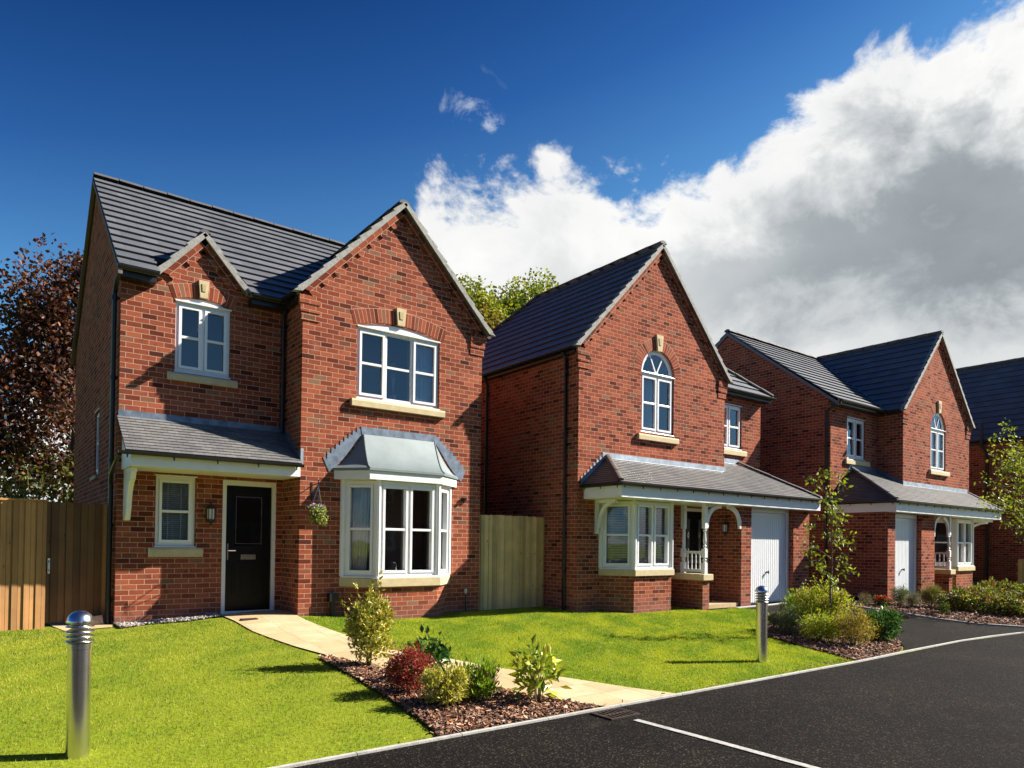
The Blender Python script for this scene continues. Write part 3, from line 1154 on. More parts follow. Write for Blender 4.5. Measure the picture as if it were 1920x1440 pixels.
def bay(house, fr, a0, a1, dep, cant, z_base, z_sill0, z_sill1, z_top, extras=None, lab=None, side_lights=True, blind=None, wallinset=0.0):
    """canted bay: brick base, stone sill, three faces of windows"""
    P = fr.P
    base = MB()
    def ring(e):
        return [(a0-e*.6, 0), (a0+cant-e*.4, dep+e), (a1-cant+e*.4, dep+e), (a1+e*.6, 0)]
    def loft(mb, e, z0, z1, top=True):
        R = ring(e)
        for i in range(3):
            p, q = R[i], R[i+1]
            mb.face([P(p[0], z0, p[1]), P(q[0], z0, q[1]), P(q[0], z1, q[1]), P(p[0], z1, p[1])])
        if top:
            mb.face([P(a, z1, d) for a, d in R])
            mb.face([P(a, z0, d) for a, d in R[::-1]])
    loft(base, 0, z_base, z_sill0)
    base.build('bay_base', M['brick'], house)
    sl = MB(); loft(sl, .07, z_sill0+.001, z_sill1)
    sl.build('bay_sill', M['stone'], house, bevel=.008)
    cs = MB(); loft(cs, .045, z_sill1+.001, z_sill1+.03)
    cs.build('bay_cill_board', M['upvc'], house, bevel=.004)
    R = ring(-.012)
    zt0 = z_sill1+.032
    faces = []
    for i in range(3):
        p, q = R[i], R[i+1]
        A, B = P(p[0], 0, p[1]), P(q[0], 0, q[1])
        u = (B-A); Lf = u.length
        n = Vector((u.y, -u.x, 0)).normalized()
        if n.dot(fr.n) < -.01 or n.dot((A+B)/2-P((a0+a1)/2, 0, 0)) < 0: n = -n
        f2 = Fr((A.x, A.y, fr.o.z), u, n)
        faces.append((f2, Lf))
    w = None
    for i, (f2, Lf) in enumerate(faces):
        lights = [(1, True), (1, True)] if i == 1 else [(1, True)]
        m = .035
        w = window(house, f2, m, Lf-m, zt0, z_top-.03, lights, room=False, recess=.0, name='bay_window',
                   extras=(lambda W, pos, f=f2: extras(W, pos, f, i)) if extras else None)
    for (a, d) in R:
        posts = MB()
        posts.tube([P(a, zt0, d), P(a, z_top, d)], .052, 8)
        posts.build('bay_corner_post', M['upvc'], house)
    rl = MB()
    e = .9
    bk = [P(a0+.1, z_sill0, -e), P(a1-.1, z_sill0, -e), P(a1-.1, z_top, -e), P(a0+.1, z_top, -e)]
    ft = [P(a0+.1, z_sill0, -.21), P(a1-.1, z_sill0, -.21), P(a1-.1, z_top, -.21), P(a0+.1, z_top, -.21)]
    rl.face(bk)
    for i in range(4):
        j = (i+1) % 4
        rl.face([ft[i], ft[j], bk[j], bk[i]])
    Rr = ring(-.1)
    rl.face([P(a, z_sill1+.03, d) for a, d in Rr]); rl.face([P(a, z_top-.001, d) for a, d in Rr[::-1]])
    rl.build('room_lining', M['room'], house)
    return faces


def turned_post(mb, c, z0, z1, w=.05):
    """square newel with turned middle"""
    x, y = c
    H = z1-z0
    def sq(a, b, k=1.0): mb.box(x-w*k, x+w*k, y-w*k, y+w*k, z0+H*a, z0+H*b)
    sq(0, .16)
    mb.lathe((x, y, z0), [(w*.95, H*.16), (w*.6, H*.175), (w*1.0, H*.20), (w*.55, H*.225), (w*.75, H*.235)], 12)
    sq(.235, .36)
    mb.lathe((x, y, z0), [(w*.95, H*.36), (w*.55, H*.375), (w*.95, H*.40), (w*.5, H*.42), (w*.85, H*.47), (w*.5, H*.60), (w*.9, H*.625), (w*.6, H*.64), (w*.75, H*.65)], 12)
    sq(.65, 1.0)


def arch_brace(mb, pts, thick, width_vec):
    """curved timber following pts (list of 3-D), rectangular section"""
    pts = [Vector(p) for p in pts]
    wv = Vector(width_vec)
    n = len(pts)
    A, B = [], []
    for i, p in enumerate(pts):
        d = (pts[min(i+1, n-1)]-pts[max(i-1, 0)]).normalized()
        s = d.cross(wv).normalized()*thick
        A.append(p+s); B.append(p-s)
    for i in range(n-1):
        q = [A[i]-wv, A[i+1]-wv, B[i+1]-wv, B[i]-wv, A[i]+wv, A[i+1]+wv, B[i+1]+wv, B[i]+wv]
        mb.hexa(q)


def garage_door(house, fr, a0, a1, z0, z1, recess=.12):
    mb = MB(); F = .07
    fr.box(mb, a0, a0+F, z0, z1, -recess-.08, -recess+.03)
    fr.box(mb, a1-F, a1, z0, z1, -recess-.08, -recess+.03)
    fr.box(mb, a0+F, a1-F, z1-.12, z1, -recess-.08, -recess+.03)
    g = mb.build('garage_door', M['garage'], house, bevel=.004)
    leaf = MB()
    W = a1-a0-2*F
    fr.box(leaf, a0+F+.004, a1-F-.004, z0+.03, z1-.125, -recess-.05, -recess-.03)
    k = max(6, int(W/.085))
    for i in range(k):
        s = a0+F+.01+(W-.02)*i/k
        e = s+(W-.02)/k*.80
        fr.box(leaf, s, e, z0+.05, z1-.20, -recess-.03, -recess-.016)
    leaf.build('door_leaf', M['garage'], g, bevel=.003)
    h = MB()
    c = fr.P((a0+a1)/2-.02, z0+.82, -recess)
    h.tube([fr.P((a0+a1)/2-.02, z0+.82, -recess-.02), fr.P((a0+a1)/2-.02, z0+.82, -recess+.05)], .022, 8)
    h.tube([fr.P((a0+a1)/2-.02, z0+.86, -recess+.05), fr.P((a0+a1)/2-.02, z0+.78, -recess+.05)], .016, 8)
    h.build('handle', M['iron'], g)
    bs = MB()
    fr.box(bs, a0+F, a1-F, z0-.02, z0+.028, -recess-.05, -recess-.01)
    bs.build('bottom_seal', M['black'], g)
    return g


# ================================================================ HOUSE ONE (near, on the left)
Y1 = 0.877
XL, XG = -2.674, 3.80
h1 = empty('brick_house', (0.5, 4.0, 0.3), 'nearest red brick house with black front door, small dormer gable and lead-roofed bay', 'house')
fs = Fr((0, Y1, 0), (1, 0, 0), (0, -1, 0))           # set-back front
fg = Fr((0, 0, 0), (1, 0, 0), (0, -1, 0))            # projecting gable front
fl = Fr((XL, 0, 0), (0, 1, 0), (-1, 0, 0))           # left side
fr_ = Fr((XG, 0, 0), (0, 1, 0), (1, 0, 0))           # right side
fret = Fr((0, 0, 0), (0, 1, 0), (-1, 0, 0))          # return of the gable

w = MB()
wall(w, fs, [(XL, -.3), (0, -.3), (0, 6.12), (-.73, 6.12), (-1.44, 6.88), (-2.15, 6.12), (XL, 6.12)],
     [hole_rect(-1.86, -.97, 4.53, 5.72, .09), hole_rect(-2.11, -1.49, 1.57, 2.745), [(-1.05, .38), (-.12, .38), (-.12, 2.735), (-1.05, 2.735)]])
wall(w, fg, [(0, -.3), (3.8, -.3), (3.8, 6.03), (1.9, 8.03), (0, 6.03)],
     [hole_rect(1.03, 2.78, 4.33, 5.65, .13), hole_rect(.92, 2.92, 1.0, 2.72)])
wall(w, fret, [(0, -.3), (Y1, -.3), (Y1, 6.05), (0, 6.05)])
wall(w, fl, [(Y1, -.3), (7.64, -.3), (7.64, 6.1), (4.26, 8.80), (Y1, 6.1)], [hole_rect(3.25, 3.86, 2.90, 4.12)])
wall(w, fr_, [(0, -.3), (7.64, -.3), (7.64, 6.1), (4.26, 8.80), (Y1, 6.1), (0, 6.0)])
wall(w, Fr((0, 7.64, 0), (1, 0, 0), (0, 1, 0)), [(XL, -.3), (3.8, -.3), (3.8, 6.1), (XL, 6.1)])
w.build('wall', M['brick'], h1)

# roofs
rf = MB()
RZ, RE = 8.90, 6.0
yb, yr = .60, 4.26
n = 14
roof = lambda xa, xb, i0=0: roof_slope(rf, (xa, yb, RE), (xb, yb, RE), (xa, yr, RZ), (xb, yr, RZ), n, .30, .045, i0)
roof(-2.75, -2.16)
roof(-2.16, -.72, 2)
roof(-.72, 3.92)
roof_slope(rf, (3.92, 2*yr-yb, RE), (-2.75, 2*yr-yb, RE), (3.92, yr, RZ), (-2.75, yr, RZ), n, .30, .045)
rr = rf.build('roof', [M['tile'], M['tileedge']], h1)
rf = MB()
roof_slope(rf, (-.13, 3.5, 6.0), (-.13, -.14, 6.0), (1.9, 3.5, 8.11), (1.9, -.14, 8.11), 10, .30, .045)
roof_slope(rf, (3.93, -.14, 6.0), (3.93, 3.5, 6.0), (1.9, -.14, 8.11), (1.9, 3.5, 8.11), 10, .30, .045)
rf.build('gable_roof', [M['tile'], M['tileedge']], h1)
rf = MB()
roof_slope(rf, (-2.21, 1.9, 6.05), (-2.21, .77, 6.05), (-1.44, 1.9, 6.93), (-1.44, .77, 6.93), 4, .30, .035)
roof_slope(rf, (-.67, .77, 6.05), (-.67, 1.9, 6.05), (-1.44, .77, 6.93), (-1.44, 1.9, 6.93), 4, .30, .035)
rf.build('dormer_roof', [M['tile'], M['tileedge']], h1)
def ridge(house, p0, p1, r=.10, m='ridge', name='ridge'):
    rd = MB(); ridge_line(rd, p0, p1, r=r)
    return rd.build(name, M[m], house)


ridge(h1, (-2.76, yr, RZ+.035), (3.93, yr, RZ+.035))
ridge(h1, (1.9, -.12, 8.135), (1.9, 3.4, 8.135))
ridge(h1, (-1.44, .76, 6.95), (-1.44, 1.85, 6.95), r=.08)
vl = MB()
vl.tube([(-.1, .64, 6.05), (.9, 1.95, 7.10), (1.86, 3.2, 8.10)], .035, 6)
vl.build('valley_lead', M['lead'], h1)
# left verge of main roof
lv = MB()
for s in (-1, 1):
    a = Vector((XL-.03, yr+s*3.72, RE-.06)); b = Vector((XL-.03, yr, RZ-.02))
    dn = Vector((0, 0, -.085))
    lv.hexa([a+dn-V(.06, 0, 0), a+dn, b+dn, b+dn-V(.06, 0, 0), a-V(.06, 0, 0), a, b, b-V(.06, 0, 0)])
lv.build('verge', mat('side_verge', (.16, .12, .10), .85), h1)
verge(h1, fg, -.12, 3.92, 6.02, 1.9, 8.12, d=.16)
verge(h1, fs, -2.20, -.68, 6.06, -1.44, 6.93, d=.12, kneel=.02, knz=(6.0, 6.02))
# gutters and soffits
def gut(house, box, p0, p1, r=.055, brackets=None, name='gutter'):
    g = MB()
    if box: g.box(*box)
    gutter(g, p0, p1, r, brackets)
    return g.build(name, M['black'], house)


gut(h1, (-2.72, -2.2, .64, Y1-.002, 5.86, 5.985), (-2.78, .55, 6.0), (-2.18, .55, 6.0))
gut(h1, (-.68, -.002, .64, Y1-.002, 5.86, 5.985), (-.69, .55, 6.0), (-.01, .55, 6.0))
gut(h1, (-.115, -.002, .03, .64, 5.88, 5.985), (-.17, .0, 6.0), (-.17, .60, 6.0), .05)
gut(h1, (3.802, 3.91, .03, 7.0, 5.86, 5.985), (3.97, 0, 6.0), (3.97, 7.0, 6.0))
pipe(h1, [(-2.72, .58, 5.93), (-2.76, .72, 5.80), (-2.745, 1.03, 5.68), (-2.745, 1.03, .30)], clips=(5.6, 4.3, 2.95, 1.9, .7), wallv=(.07, 0, 0))
pipe(h1, [(-.06, .60, 5.93), (-.06, .80, 5.80), (-.06, .80, 3.66)], clips=(5.5, 4.5), wallv=(0, .07, 0))

# windows upstairs
def curt3(wn, pos):
    mb = MB()
    curtain_mesh(mb, fg, pos[2][0]-.05, pos[2][1]+.05, 4.35, 5.6, -.18, .022, 7)
    mb.build('curtain', M['bluecurtain'], wn)
    mb = MB()
    curtain_mesh(mb, fg, pos[0][0]-.05, pos[0][0]+.10, 4.35, 5.6, -.18, .02, 2, .4)
    mb.build('curtain', M['bluecurtain'], wn)
    v = MB()
    c = fg.P(1.87, 4.40, -.2)
    v.lathe((c.x, c.y, c.z), [(.05, 0), (.07, .1), (.05, .12)], 10)
    v.build('flower_pot', mat('lilac_pot', (.45, .28, .50), .5), wn)
    tw = MB()
    for k in range(7):
        a = -.6+.2*k
        tw.tube([(c.x, c.y, c.z+.1), (c.x+.05*a, c.y, c.z+.4), (c.x+.16*a, c.y+.02, c.z+.75-.1*abs(a))], .006, 4)
    tw.build('dried_twigs', mat('pale_twig', (.5, .45, .38), .9), wn)


window(h1, fg, 1.03, 2.78, 4.33, 5.65, [(1, True), (1.05, False), (1, True)], rise=.12, extras=curt3, sillspec=(.91, 2.89, 4.16, 4.305, .085))
soldier_arch(h1, fg, .96, 2.85, 5.66, .15, .27)
keystone(h1, fg, 1.90, 5.80, 6.13)
window(h1, fs, -1.86, -.97, 4.53, 5.72, [(1, True), (1, True)], rise=.08, sillspec=(-1.98, -.85, 4.36, 4.505, .06), glass='glass',
       extras=lambda wn, pos: blinds(fs, 4.55, 5.66, 'bluecurtain', .2, False)(wn, pos) if False else None)
soldier_arch(h1, fs, -1.90, -.93, 5.735, .09, .24, n=10)
keystone(h1, fs, -1.43, 5.83, 6.13, .06, .085)
window(h1, fs, -2.11, -1.49, 1.57, 2.74, [(1, True)], sillspec=(-2.21, -1.37, 1.39, 1.555, .05), extras=blinds(fs, 1.66, 2.66, 'blind'))
window(h1, fl, 3.25, 3.86, 2.90, 4.12, [(1, True)], sillspec=(3.15, 3.96, 2.80, 2.89, .06), name='side_window')

# front door
d = MB()
for a0, a1, z0, z1 in ((-1.05, -.985, .38, 2.735), (-.185, -.12, .38, 2.735), (-.985, -.185, 2.65, 2.735), (-.985, -.185, .38, .43)):
    fs.box(d, a0, a1, z0, z1, -.10, .006)
door = d.build('door_frame', M['upvc'], h1, bevel=.004)
d = MB()
fs.box(d, -.982, -.188, .432, 2.648, -.085, -.05)
for a0, a1, z0, z1 in ((-.86, -.69, .72, 1.28), (-.50, -.33, .72, 1.28)):
    fs.box(d, a0, a1, z0, z1, -.05, -.038)
    fs.box(d, a0+.035, a1-.035, z0+.035, z1-.035, -.038, -.028)
for a0, a1, z0, z1 in ((-.86, -.83, 1.55, 2.52), (-.345, -.315, 1.55, 2.52), (-.83, -.345, 1.55, 1.58), (-.83, -.345, 2.49, 2.52)):
    fs.box(d, a0, a1, z0, z1, -.05, -.034)
dl = d.build('door', M['doorblack'], door, bevel=.004)
g = MB()
g.face([fs.P(-.83, 1.58, -.048), fs.P(-.345, 1.58, -.048), fs.P(-.345, 2.49, -.048), fs.P(-.83, 2.49, -.048)])
g.build('door_glass', mat('dark_leaded_glass', (.006, .006, .006), .06, spec=.3), door)
g = MB()
for a in (-.81, -.365): fs.box(g, a, a+.006, 1.62, 2.45, -.047, -.043)
for z in (1.62, 2.45): fs.box(g, -.81, -.36, z, z+.006, -.047, -.043)
fs.box(g, -.955, -.93, 1.33, 1.62, -.05, -.035)
g.tube([fs.P(-.94, 1.50, -.035), fs.P(-.94, 1.50, .01), fs.P(-.82, 1.50, .012)], .011, 7)
fs.box(g, -.72, -.46, 1.34, 1.43, -.05, -.032); fs.box(g, -.70, -.48, 1.36, 1.41, -.032, -.026)
g.build('door_furniture', M['chrome'], door)
wall_lamp(h1, fs, -1.26, 2.13)

# entrance canopy
c = MB()
roof_slope(c, (-2.70, -.09, 3.02), (-.004, -.09, 3.02), (-2.70, Y1, 3.67), (-.004, Y1, 3.67), 12, .10, .016, under=.03)
cr = c.build('canopy_roof', M['smalltile'], h1)
c = MB()
c.box(-2.62, -.001, -.012, .022, 2.80, 3.0)
c.box(-2.62, -2.59, .022, Y1-.001, 2.80, 3.0)
c.hexa([(-2.62, .03, 3.0), (-2.6, .03, 3.0), (-2.6, Y1-.001, 3.0), (-2.62, Y1-.001, 3.0), (-2.62, .03, 3.02), (-2.6, .03, 3.02), (-2.6, Y1-.001, 3.62), (-2.62, Y1-.001, 3.62)])
c.build('canopy_fascia', M['paint'], h1)
c = MB(); c.box(-2.585, -.003, .023, Y1-.002, 2.795, 2.815); c.build('soffit', M['paint'], h1)
c = MB(); gutter(c, (-2.80, -.10, 3.005), (.02, -.10, 3.005), .052, brackets=.62)
c.tube([(-2.78, -.08, 2.96), (-2.80, .10, 2.86), (-2.78, .75, 2.72), (-2.75, 1.0, 2.60)], .034, 8)
c.build('canopy_gutter', M['black'], h1)
flashing(cr, fs, [(-2.68, 3.64), (-.003, 3.64), (-.003, 3.77), (-2.68, 3.77)], d=.014)
flashing(cr, fret, [(.0, 3.02), (.0, 3.22), (.25, 3.30), (.25, 3.42), (.5, 3.48), (.5, 3.60), (.75, 3.66), (.75, 3.80), (.862, 3.82), (.862, 3.62)], d=.012)
flashing(cr, fg, [(.002, 3.02), (.05, 3.02), (.05, 3.30), (.002, 3.30)], m='leadlight', d=.008)
b = MB()
b.box(-2.585, -2.50, .80, .874, 1.98, 2.79)
b.box(-2.585, -2.50, .18, .80, 2.72, 2.79)
pp = []
for i in range(13):
    t = i/12
    yy = .80-.60*t**1.6
    zz = 2.06+.68*(t**.62)
    pp.append((-2.5425, yy, zz))
prof = [(.80, 1.99), (.80, 2.72)]+[(.20, 2.72)]+[(.26+.0, 2.62), (.38, 2.56), (.50, 2.44), (.57, 2.30), (.60, 2.18), (.66, 2.06), (.72, 1.99)]
b.prism([(-2.58, y, z) for y, z in prof], (.075, 0, 0))
b.build('canopy_bracket', M['paint'], h1, bevel=.005)

# bay window
def bay_curt(wn, pos, f, i):
    if i != 1 or True:
        mb = MB()
        l0, l1 = pos[0][0], pos[-1][1]
        if f.n.x < -.3:
            curtain_mesh(mb, f, l0, l1-.10, 1.1, 2.68, -.16, .02, 5, .15)
            mb.build('curtain', M['curtain'], wn)
        elif f.n.x > .3:
            curtain_mesh(mb, f, l0+.12, l1, 1.1, 2.68, -.16, .02, 5)
            mb.build('curtain', M['curtain'], wn)


bay(h1, fg, .79, 3.05, .42, .50, -.1, .87, 1.03, 2.80, extras=bay_curt)
fa = MB()
e0 = [(.62, 0), (1.07, .52), (2.57, .52), (3.22, 0)]
e1 = [(.66, 0), (1.10, .47), (2.54, .47), (3.18, 0)]
for i in range(3):
    p, q = e0[i], e0[i+1]
    fa.face([fg.P(p[0], 2.80, p[1]), fg.P(q[0], 2.80, q[1]), fg.P(q[0], 2.955, q[1]), fg.P(p[0], 2.955, p[1])])
fa.face([fg.P(a, 2.80, dd) for a, dd in e0[::-1]]); fa.face([fg.P(a, 2.955, dd) for a, dd in e0])
fa.build('bay_fascia', M['paint'], h1)
br_ = MB()
T = [(1.16, .001), (1.17, .03), (2.68, .03), (2.69, .001)]
Bt = [(.58, .001), (1.05, .555), (2.59, .555), (3.26, .001)]
NS = 12
def bp(i, s):
    hh = s**.62
    a = Bt[i][0]+(T[i][0]-Bt[i][0])*hh; dd = Bt[i][1]+(T[i][1]-Bt[i][1])*hh
    return fg.P(a, 3.0+.66*s, dd)
for k in range(NS):
    s0, s1 = k/NS, (k+1)/NS
    for i in range(3):
        br_.face([bp(i, s0), bp(i+1, s0), bp(i+1, s1), bp(i, s1)])
for i in range(3):
    p, q = Bt[i], Bt[i+1]
    br_.face([fg.P(p[0], 2.958, p[1]), fg.P(q[0], 2.958, q[1]), fg.P(q[0], 3.0, q[1]), fg.P(p[0], 3.0, p[1])])
br_.face([fg.P(a, 2.958, dd) for a, dd in Bt[::-1]])
for i in (1, 2):
    br_.tube([bp(i, k/NS) for k in range(NS+1)], .014, 6)
byr = br_.build('bay_roof', M['bayroof'], h1)
def saw(s):
    lo, hi = [], []
    K = 9
    for k in range(K):
        t0, t1 = k/K, (k+1)/K
        a0_ = (.40+.72*t0) if s < 0 else (3.44-.72*t0)
        a1_ = (.40+.72*t1) if s < 0 else (3.44-.72*t1)
        z0_ = 3.05+.66*t0**.85
        hi += [(a0_, z0_+.06), (a0_, z0_+.06+.085), (a1_+(-.02 if s < 0 else .02), z0_+.06+.075)] if False else [(a0_, z0_+.13), (a1_-(.0 if s < 0 else 0), z0_+.10)]
    inner = [(1.14 if s < 0 else 2.71, 3.64), (.80 if s < 0 else 3.04, 3.20), (.60 if s < 0 else 3.24, 2.98), (.52 if s < 0 else 3.32, 2.92)]
    return hi+[(1.16 if s < 0 else 2.69, 3.80)]+inner
flashing(byr, fg, saw(-1)); flashing(byr, fg, saw(1))
flashing(byr, fg, [(1.14, 3.655), (2.71, 3.655), (2.72, 3.80), (1.12, 3.80)], d=.02)

# small fittings on the house
s_ = MB()
s_.tube([fg.P(3.38, 2.58, 0), fg.P(3.38, 2.56, .09)], .03, 8); s_.box(3.34, 3.44, -.05, -.001, 2.52, 2.60)
sm = s_.build('security_light', M['black'], h1)
s_ = MB(); s_.box(3.40, 3.43, -.053, -.0505, 2.545, 2.575); s_.build('lens', M['lampglass'], sm)
s_ = MB()
s_.box(.52, .68, -.14, -.002, .62, .76); s_.tube([(.60, -.08, .63), (.60, -.08, .34)], .045, 8)
s_.build('drain_hopper', M['black'], h1)

# hanging basket bracket (part of the house)
hb = MB()
hb.box(.20, .225, -.012, -.001, 2.38, 2.72)
hb.tube([(.212, -.01, 2.66), (.212, -.30, 2.68), (.212, -.33, 2.70)], .008, 6)
hb.tube([(.212, -.01, 2.45), (.212, -.12, 2.50), (.212, -.22, 2.58), (.212, -.29, 2.66)], .007, 6)
hb.tube([(.212, -.31, 2.68), (.212, -.31, 2.74)], .012, 6)
hb.tube([(.212, -.31, 2.68), (.212, -.31, 2.645)], .006, 6)
hb.build('basket_bracket', M['iron'], h1)


# ================================================================ HOUSE TWO (middle)
def arched_window(house, fr, a0, a1, z0, zs, sillspec, kz, archw=.27):
    """tall window under a half-round fanlight; zs = springing line"""
    c = (a0+a1)/2; R = (a1-a0)/2
    rise = R*1.04
    w = window(house, fr, a0, a1, z0, zs, [(1, True), (1, True)], sillspec=sillspec, room=False, name='arched_window')
    mb = MB(); N = 18
    def arc(r, k): t = math.pi*k/N; return (c+r*math.cos(t), zs+.01+r*rise/R*math.sin(t))
    for k in range(N):
        for (ro, ri, d0, d1) in ((R, R-.06, -.12, -.045), (R-.055, R-.10, -.10, -.062)):
            q = [arc(ro, k), arc(ro, k+1), arc(ri, k+1), arc(ri, k)]
            mb.prism([fr.P(x, z, d0) for x, z in q], fr.n*(d1-d0))
    fr.box(mb, a0, a1, zs-.005, zs+.055, -.12, -.03)
    for t in (math.radians(62), math.radians(118)):
        dx, dz = math.cos(t), math.sin(t)
        e = (c+dx*(R-.08), zs+.03+dz*(R-.08)*rise/R)
        s = (c+dx*.02, zs+.05)
        nx, nz = -dz*.017, dx*.017
        q = [(s[0]+nx, s[1]+nz), (s[0]-nx, s[1]-nz), (e[0]-nx, e[1]-nz), (e[0]+nx, e[1]+nz)]
        mb.prism([fr.P(x, z, -.09) for x, z in q], fr.n*.03)
    mb.build('fanlight_frame', M['upvc'], w, bevel=.003)
    g = MB()
    pts = [fr.P(*arc(R-.05, k), -.08) for k in range(N+1)]
    nn = (pts[1]-pts[0]).cross(pts[2]-pts[0])
    if nn.dot(fr.n) < 0: pts.reverse()
    g.face(pts)
    g.build('fanlight_pane', M['glass'], w)
    rb = MB(); D = -.9
    P = fr.P
    A0, A1, Z0, Z1 = a0-.3, a1+.3, z0-.5, zs+rise+.15
    back = [P(A0, Z0, D), P(A1, Z0, D), P(A1, Z1, D), P(A0, Z1, D)]
    frt = [P(A0, Z0, -.21), P(A1, Z0, -.21), P(A1, Z1, -.21), P(A0, Z1, -.21)]
    rb.face(back)
    for i in range(4):
        j = (i+1) % 4
        rb.face([frt[i], frt[j], back[j], back[i]])
    rb.build('room_lining', M['room'], w)
    soldier_arch(house, fr, a0-.01, a1+.01, zs+.01, rise, archw, n=24)
    keystone(house, fr, c, zs+rise-.03, kz, .075, .12, .06)
    return w


def soffit_board(house, x0, x1, y0, y1, z):
    c = MB(); c.box(x0, x1, y0, y1, z, z+.02)
    c.build('soffit', M['paint'], house)


X2, Y2 = 5.921, -0.647
W2 = 5.175
R2 = X2+W2
h2 = empty('brick_house', (9.5, 3.0, 0.2), 'middle red brick house with round-headed window, white garage and long tiled porch roof', 'house')
f2 = Fr((0, Y2, 0), (1, 0, 0), (0, -1, 0))
f2l = Fr((X2, 0, 0), (0, 1, 0), (-1, 0, 0))
YS2 = .02
f2s = Fr((0, YS2, 0), (1, 0, 0), (0, -1, 0))
XR2 = 13.72
YG2 = -1.52
w = MB()
wall(w, f2, [(X2, -.3), (R2, -.3), (R2, 6.03), (8.51, 8.82), (X2, 6.03)],
     [hole_rect(7.91, 9.07, 4.37, 5.76, .60, 20), hole_rect(6.76, 8.58, 1.15, 2.62), [(9.50, .30), (10.46, .30), (10.46, 2.62), (9.50, 2.62)]])
wall(w, f2l, [(Y2, -.3), (6.8, -.3), (6.8, 6.05), (Y2, 6.05)])
wall(w, Fr((R2, 0, 0), (0, 1, 0), (1, 0, 0)), [(Y2, -.3), (YS2, -.3), (YS2, 6.05), (Y2, 6.05)])
wall(w, f2s, [(R2, -.3), (XR2, -.3), (XR2, 6.08), (R2, 6.08)], [hole_rect(11.65, 12.81, 4.43, 5.65)])
wall(w, Fr((XR2, 0, 0), (0, 1, 0), (1, 0, 0)), [(YG2, -.3), (6.8, -.3), (6.8, 6.05), (YS2, 6.05), (YS2, 2.9), (YG2, 2.9)])
wall(w, Fr((0, 6.8, 0), (1, 0, 0), (0, 1, 0)), [(X2, -.3), (XR2, -.3), (XR2, 6.05), (X2, 6.05)])
f2g = Fr((0, YG2, 0), (1, 0, 0), (0, -1, 0))
wall(w, f2g, [(10.62, -.3), (11.04, -.3), (11.04, 2.70), (10.62, 2.70)], reveal=.2)
wall(w, f2g, [(12.95, -.3), (XR2, -.3), (XR2, 2.70), (12.95, 2.70)])
wall(w, Fr((10.62, 0, 0), (0, 1, 0), (-1, 0, 0)), [(YG2, -.3), (Y2, -.3), (Y2, 2.72), (YG2, 2.72)])
wall(w, Fr((11.04, 0, 0), (0, 1, 0), (1, 0, 0)), [(YG2, -.3), (YG2+.3, -.3), (YG2+.3, 2.70), (YG2, 2.70)])
wall(w, Fr((12.95, 0, 0), (0, 1, 0), (-1, 0, 0)), [(YG2, -.3), (YG2+.3, -.3), (YG2+.3, 2.70), (YG2, 2.70)])
w.build('wall', M['brick'], h2)
garage_door(h2, f2g, 11.045, 12.945, .20, 2.69, recess=.16)

rf = MB()
RZ2, yv = 8.90, Y2-.11
roof_slope(rf, (5.80, 6.9, 5.99), (5.80, yv, 5.99), (8.51, 4.0, RZ2), (8.51, yv, RZ2), 13, .30, .045)
roof_slope(rf, (11.22, yv, 5.99), (11.22, 6.9, 5.99), (8.51, yv, RZ2), (8.51, 4.0, RZ2), 13, .30, .045)
roof_slope(rf, (11.22, 6.9, 5.99), (5.80, 6.9, 5.99), (8.51, 4.0, RZ2), (8.51, 4.0, RZ2), 13, .30, .045)
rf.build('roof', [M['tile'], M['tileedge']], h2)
rf = MB()
roof_slope(rf, (9.0, -.26, 5.99), (13.95, -.26, 5.99), (9.0, 2.4, 8.3), (11.45, 2.4, 8.3), 11, .30, .045)
roof_slope(rf, (13.95, -.26, 5.99), (13.95, 5.1, 5.99), (11.45, 2.4, 8.3), (11.45, 2.4, 8.3), 11, .30, .045)
rf.build('side_roof', [M['tile'], M['tileedge']], h2)
ridge(h2, (8.51, yv-.02, RZ2+.035), (8.51, 4.0, RZ2+.035))
ridge(h2, (8.51, 4.0, RZ2+.035), (5.82, 6.88, 6.05), name='hip')
ridge(h2, (11.45, 2.4, 8.34), (13.93, -.24, 6.05), name='hip')
verge(h2, f2, 5.80, 11.22, 6.02, 8.51, 8.90, d=.12)
gut(h2, (5.80, X2-.002, Y2+.02, 6.8, 5.87, 5.985), (5.74, Y2, 5.99), (5.74, 6.8, 5.99))
gut(h2, (R2+.1, 13.85, -.22, YS2-.002, 5.87, 5.985), (R2+.1, -.32, 5.99), (13.95, -.32, 5.99))
pipe(h2, [(5.76, -.29, 5.93), (5.86, -.29, 5.78), (5.86, -.29, .22)], clips=(5.5, 4.1, 2.6, 1.1), wallv=(.05, 0, 0))
pipe(h2, [(5.76, 2.75, 5.93), (5.86, 2.75, 5.72), (5.86, 2.75, .22)], clips=(5.5, 4.1), wallv=(.05, 0, 0))

def frost(fr, x0, x1, z0, z1):
    def fn(wn, pos):
        mb = MB(); curtain_mesh(mb, fr, x0, x1, z0, z1, -.30, .01, 3)
        mb.build('curtain', M['bluecurtain'], wn)
    return fn


aw = arched_window(h2, f2, 7.91, 9.07, 4.37, 5.76, (7.77, 9.20, 4.165, 4.31, .085), 6.72)
frost(f2, 7.95, 8.85, 4.40, 5.72)(aw, None)
window(h2, f2s, 11.65, 12.81, 4.43, 5.65, [(1, True), (1, True)], sillspec=(11.5, 13.0, 4.24, 4.40, .07))

# bay and porch
def bay_blind(wn, pos, f, i):
    blinds(f, 1.22, 2.58, 'darkblind', .055)(wn, [(pos[0][0]-.05, pos[-1][1]+.05)])


bay(h2, f2, 6.62, 8.72, .63, .43, -.1, 1.0, 1.14, 2.67, extras=bay_blind)

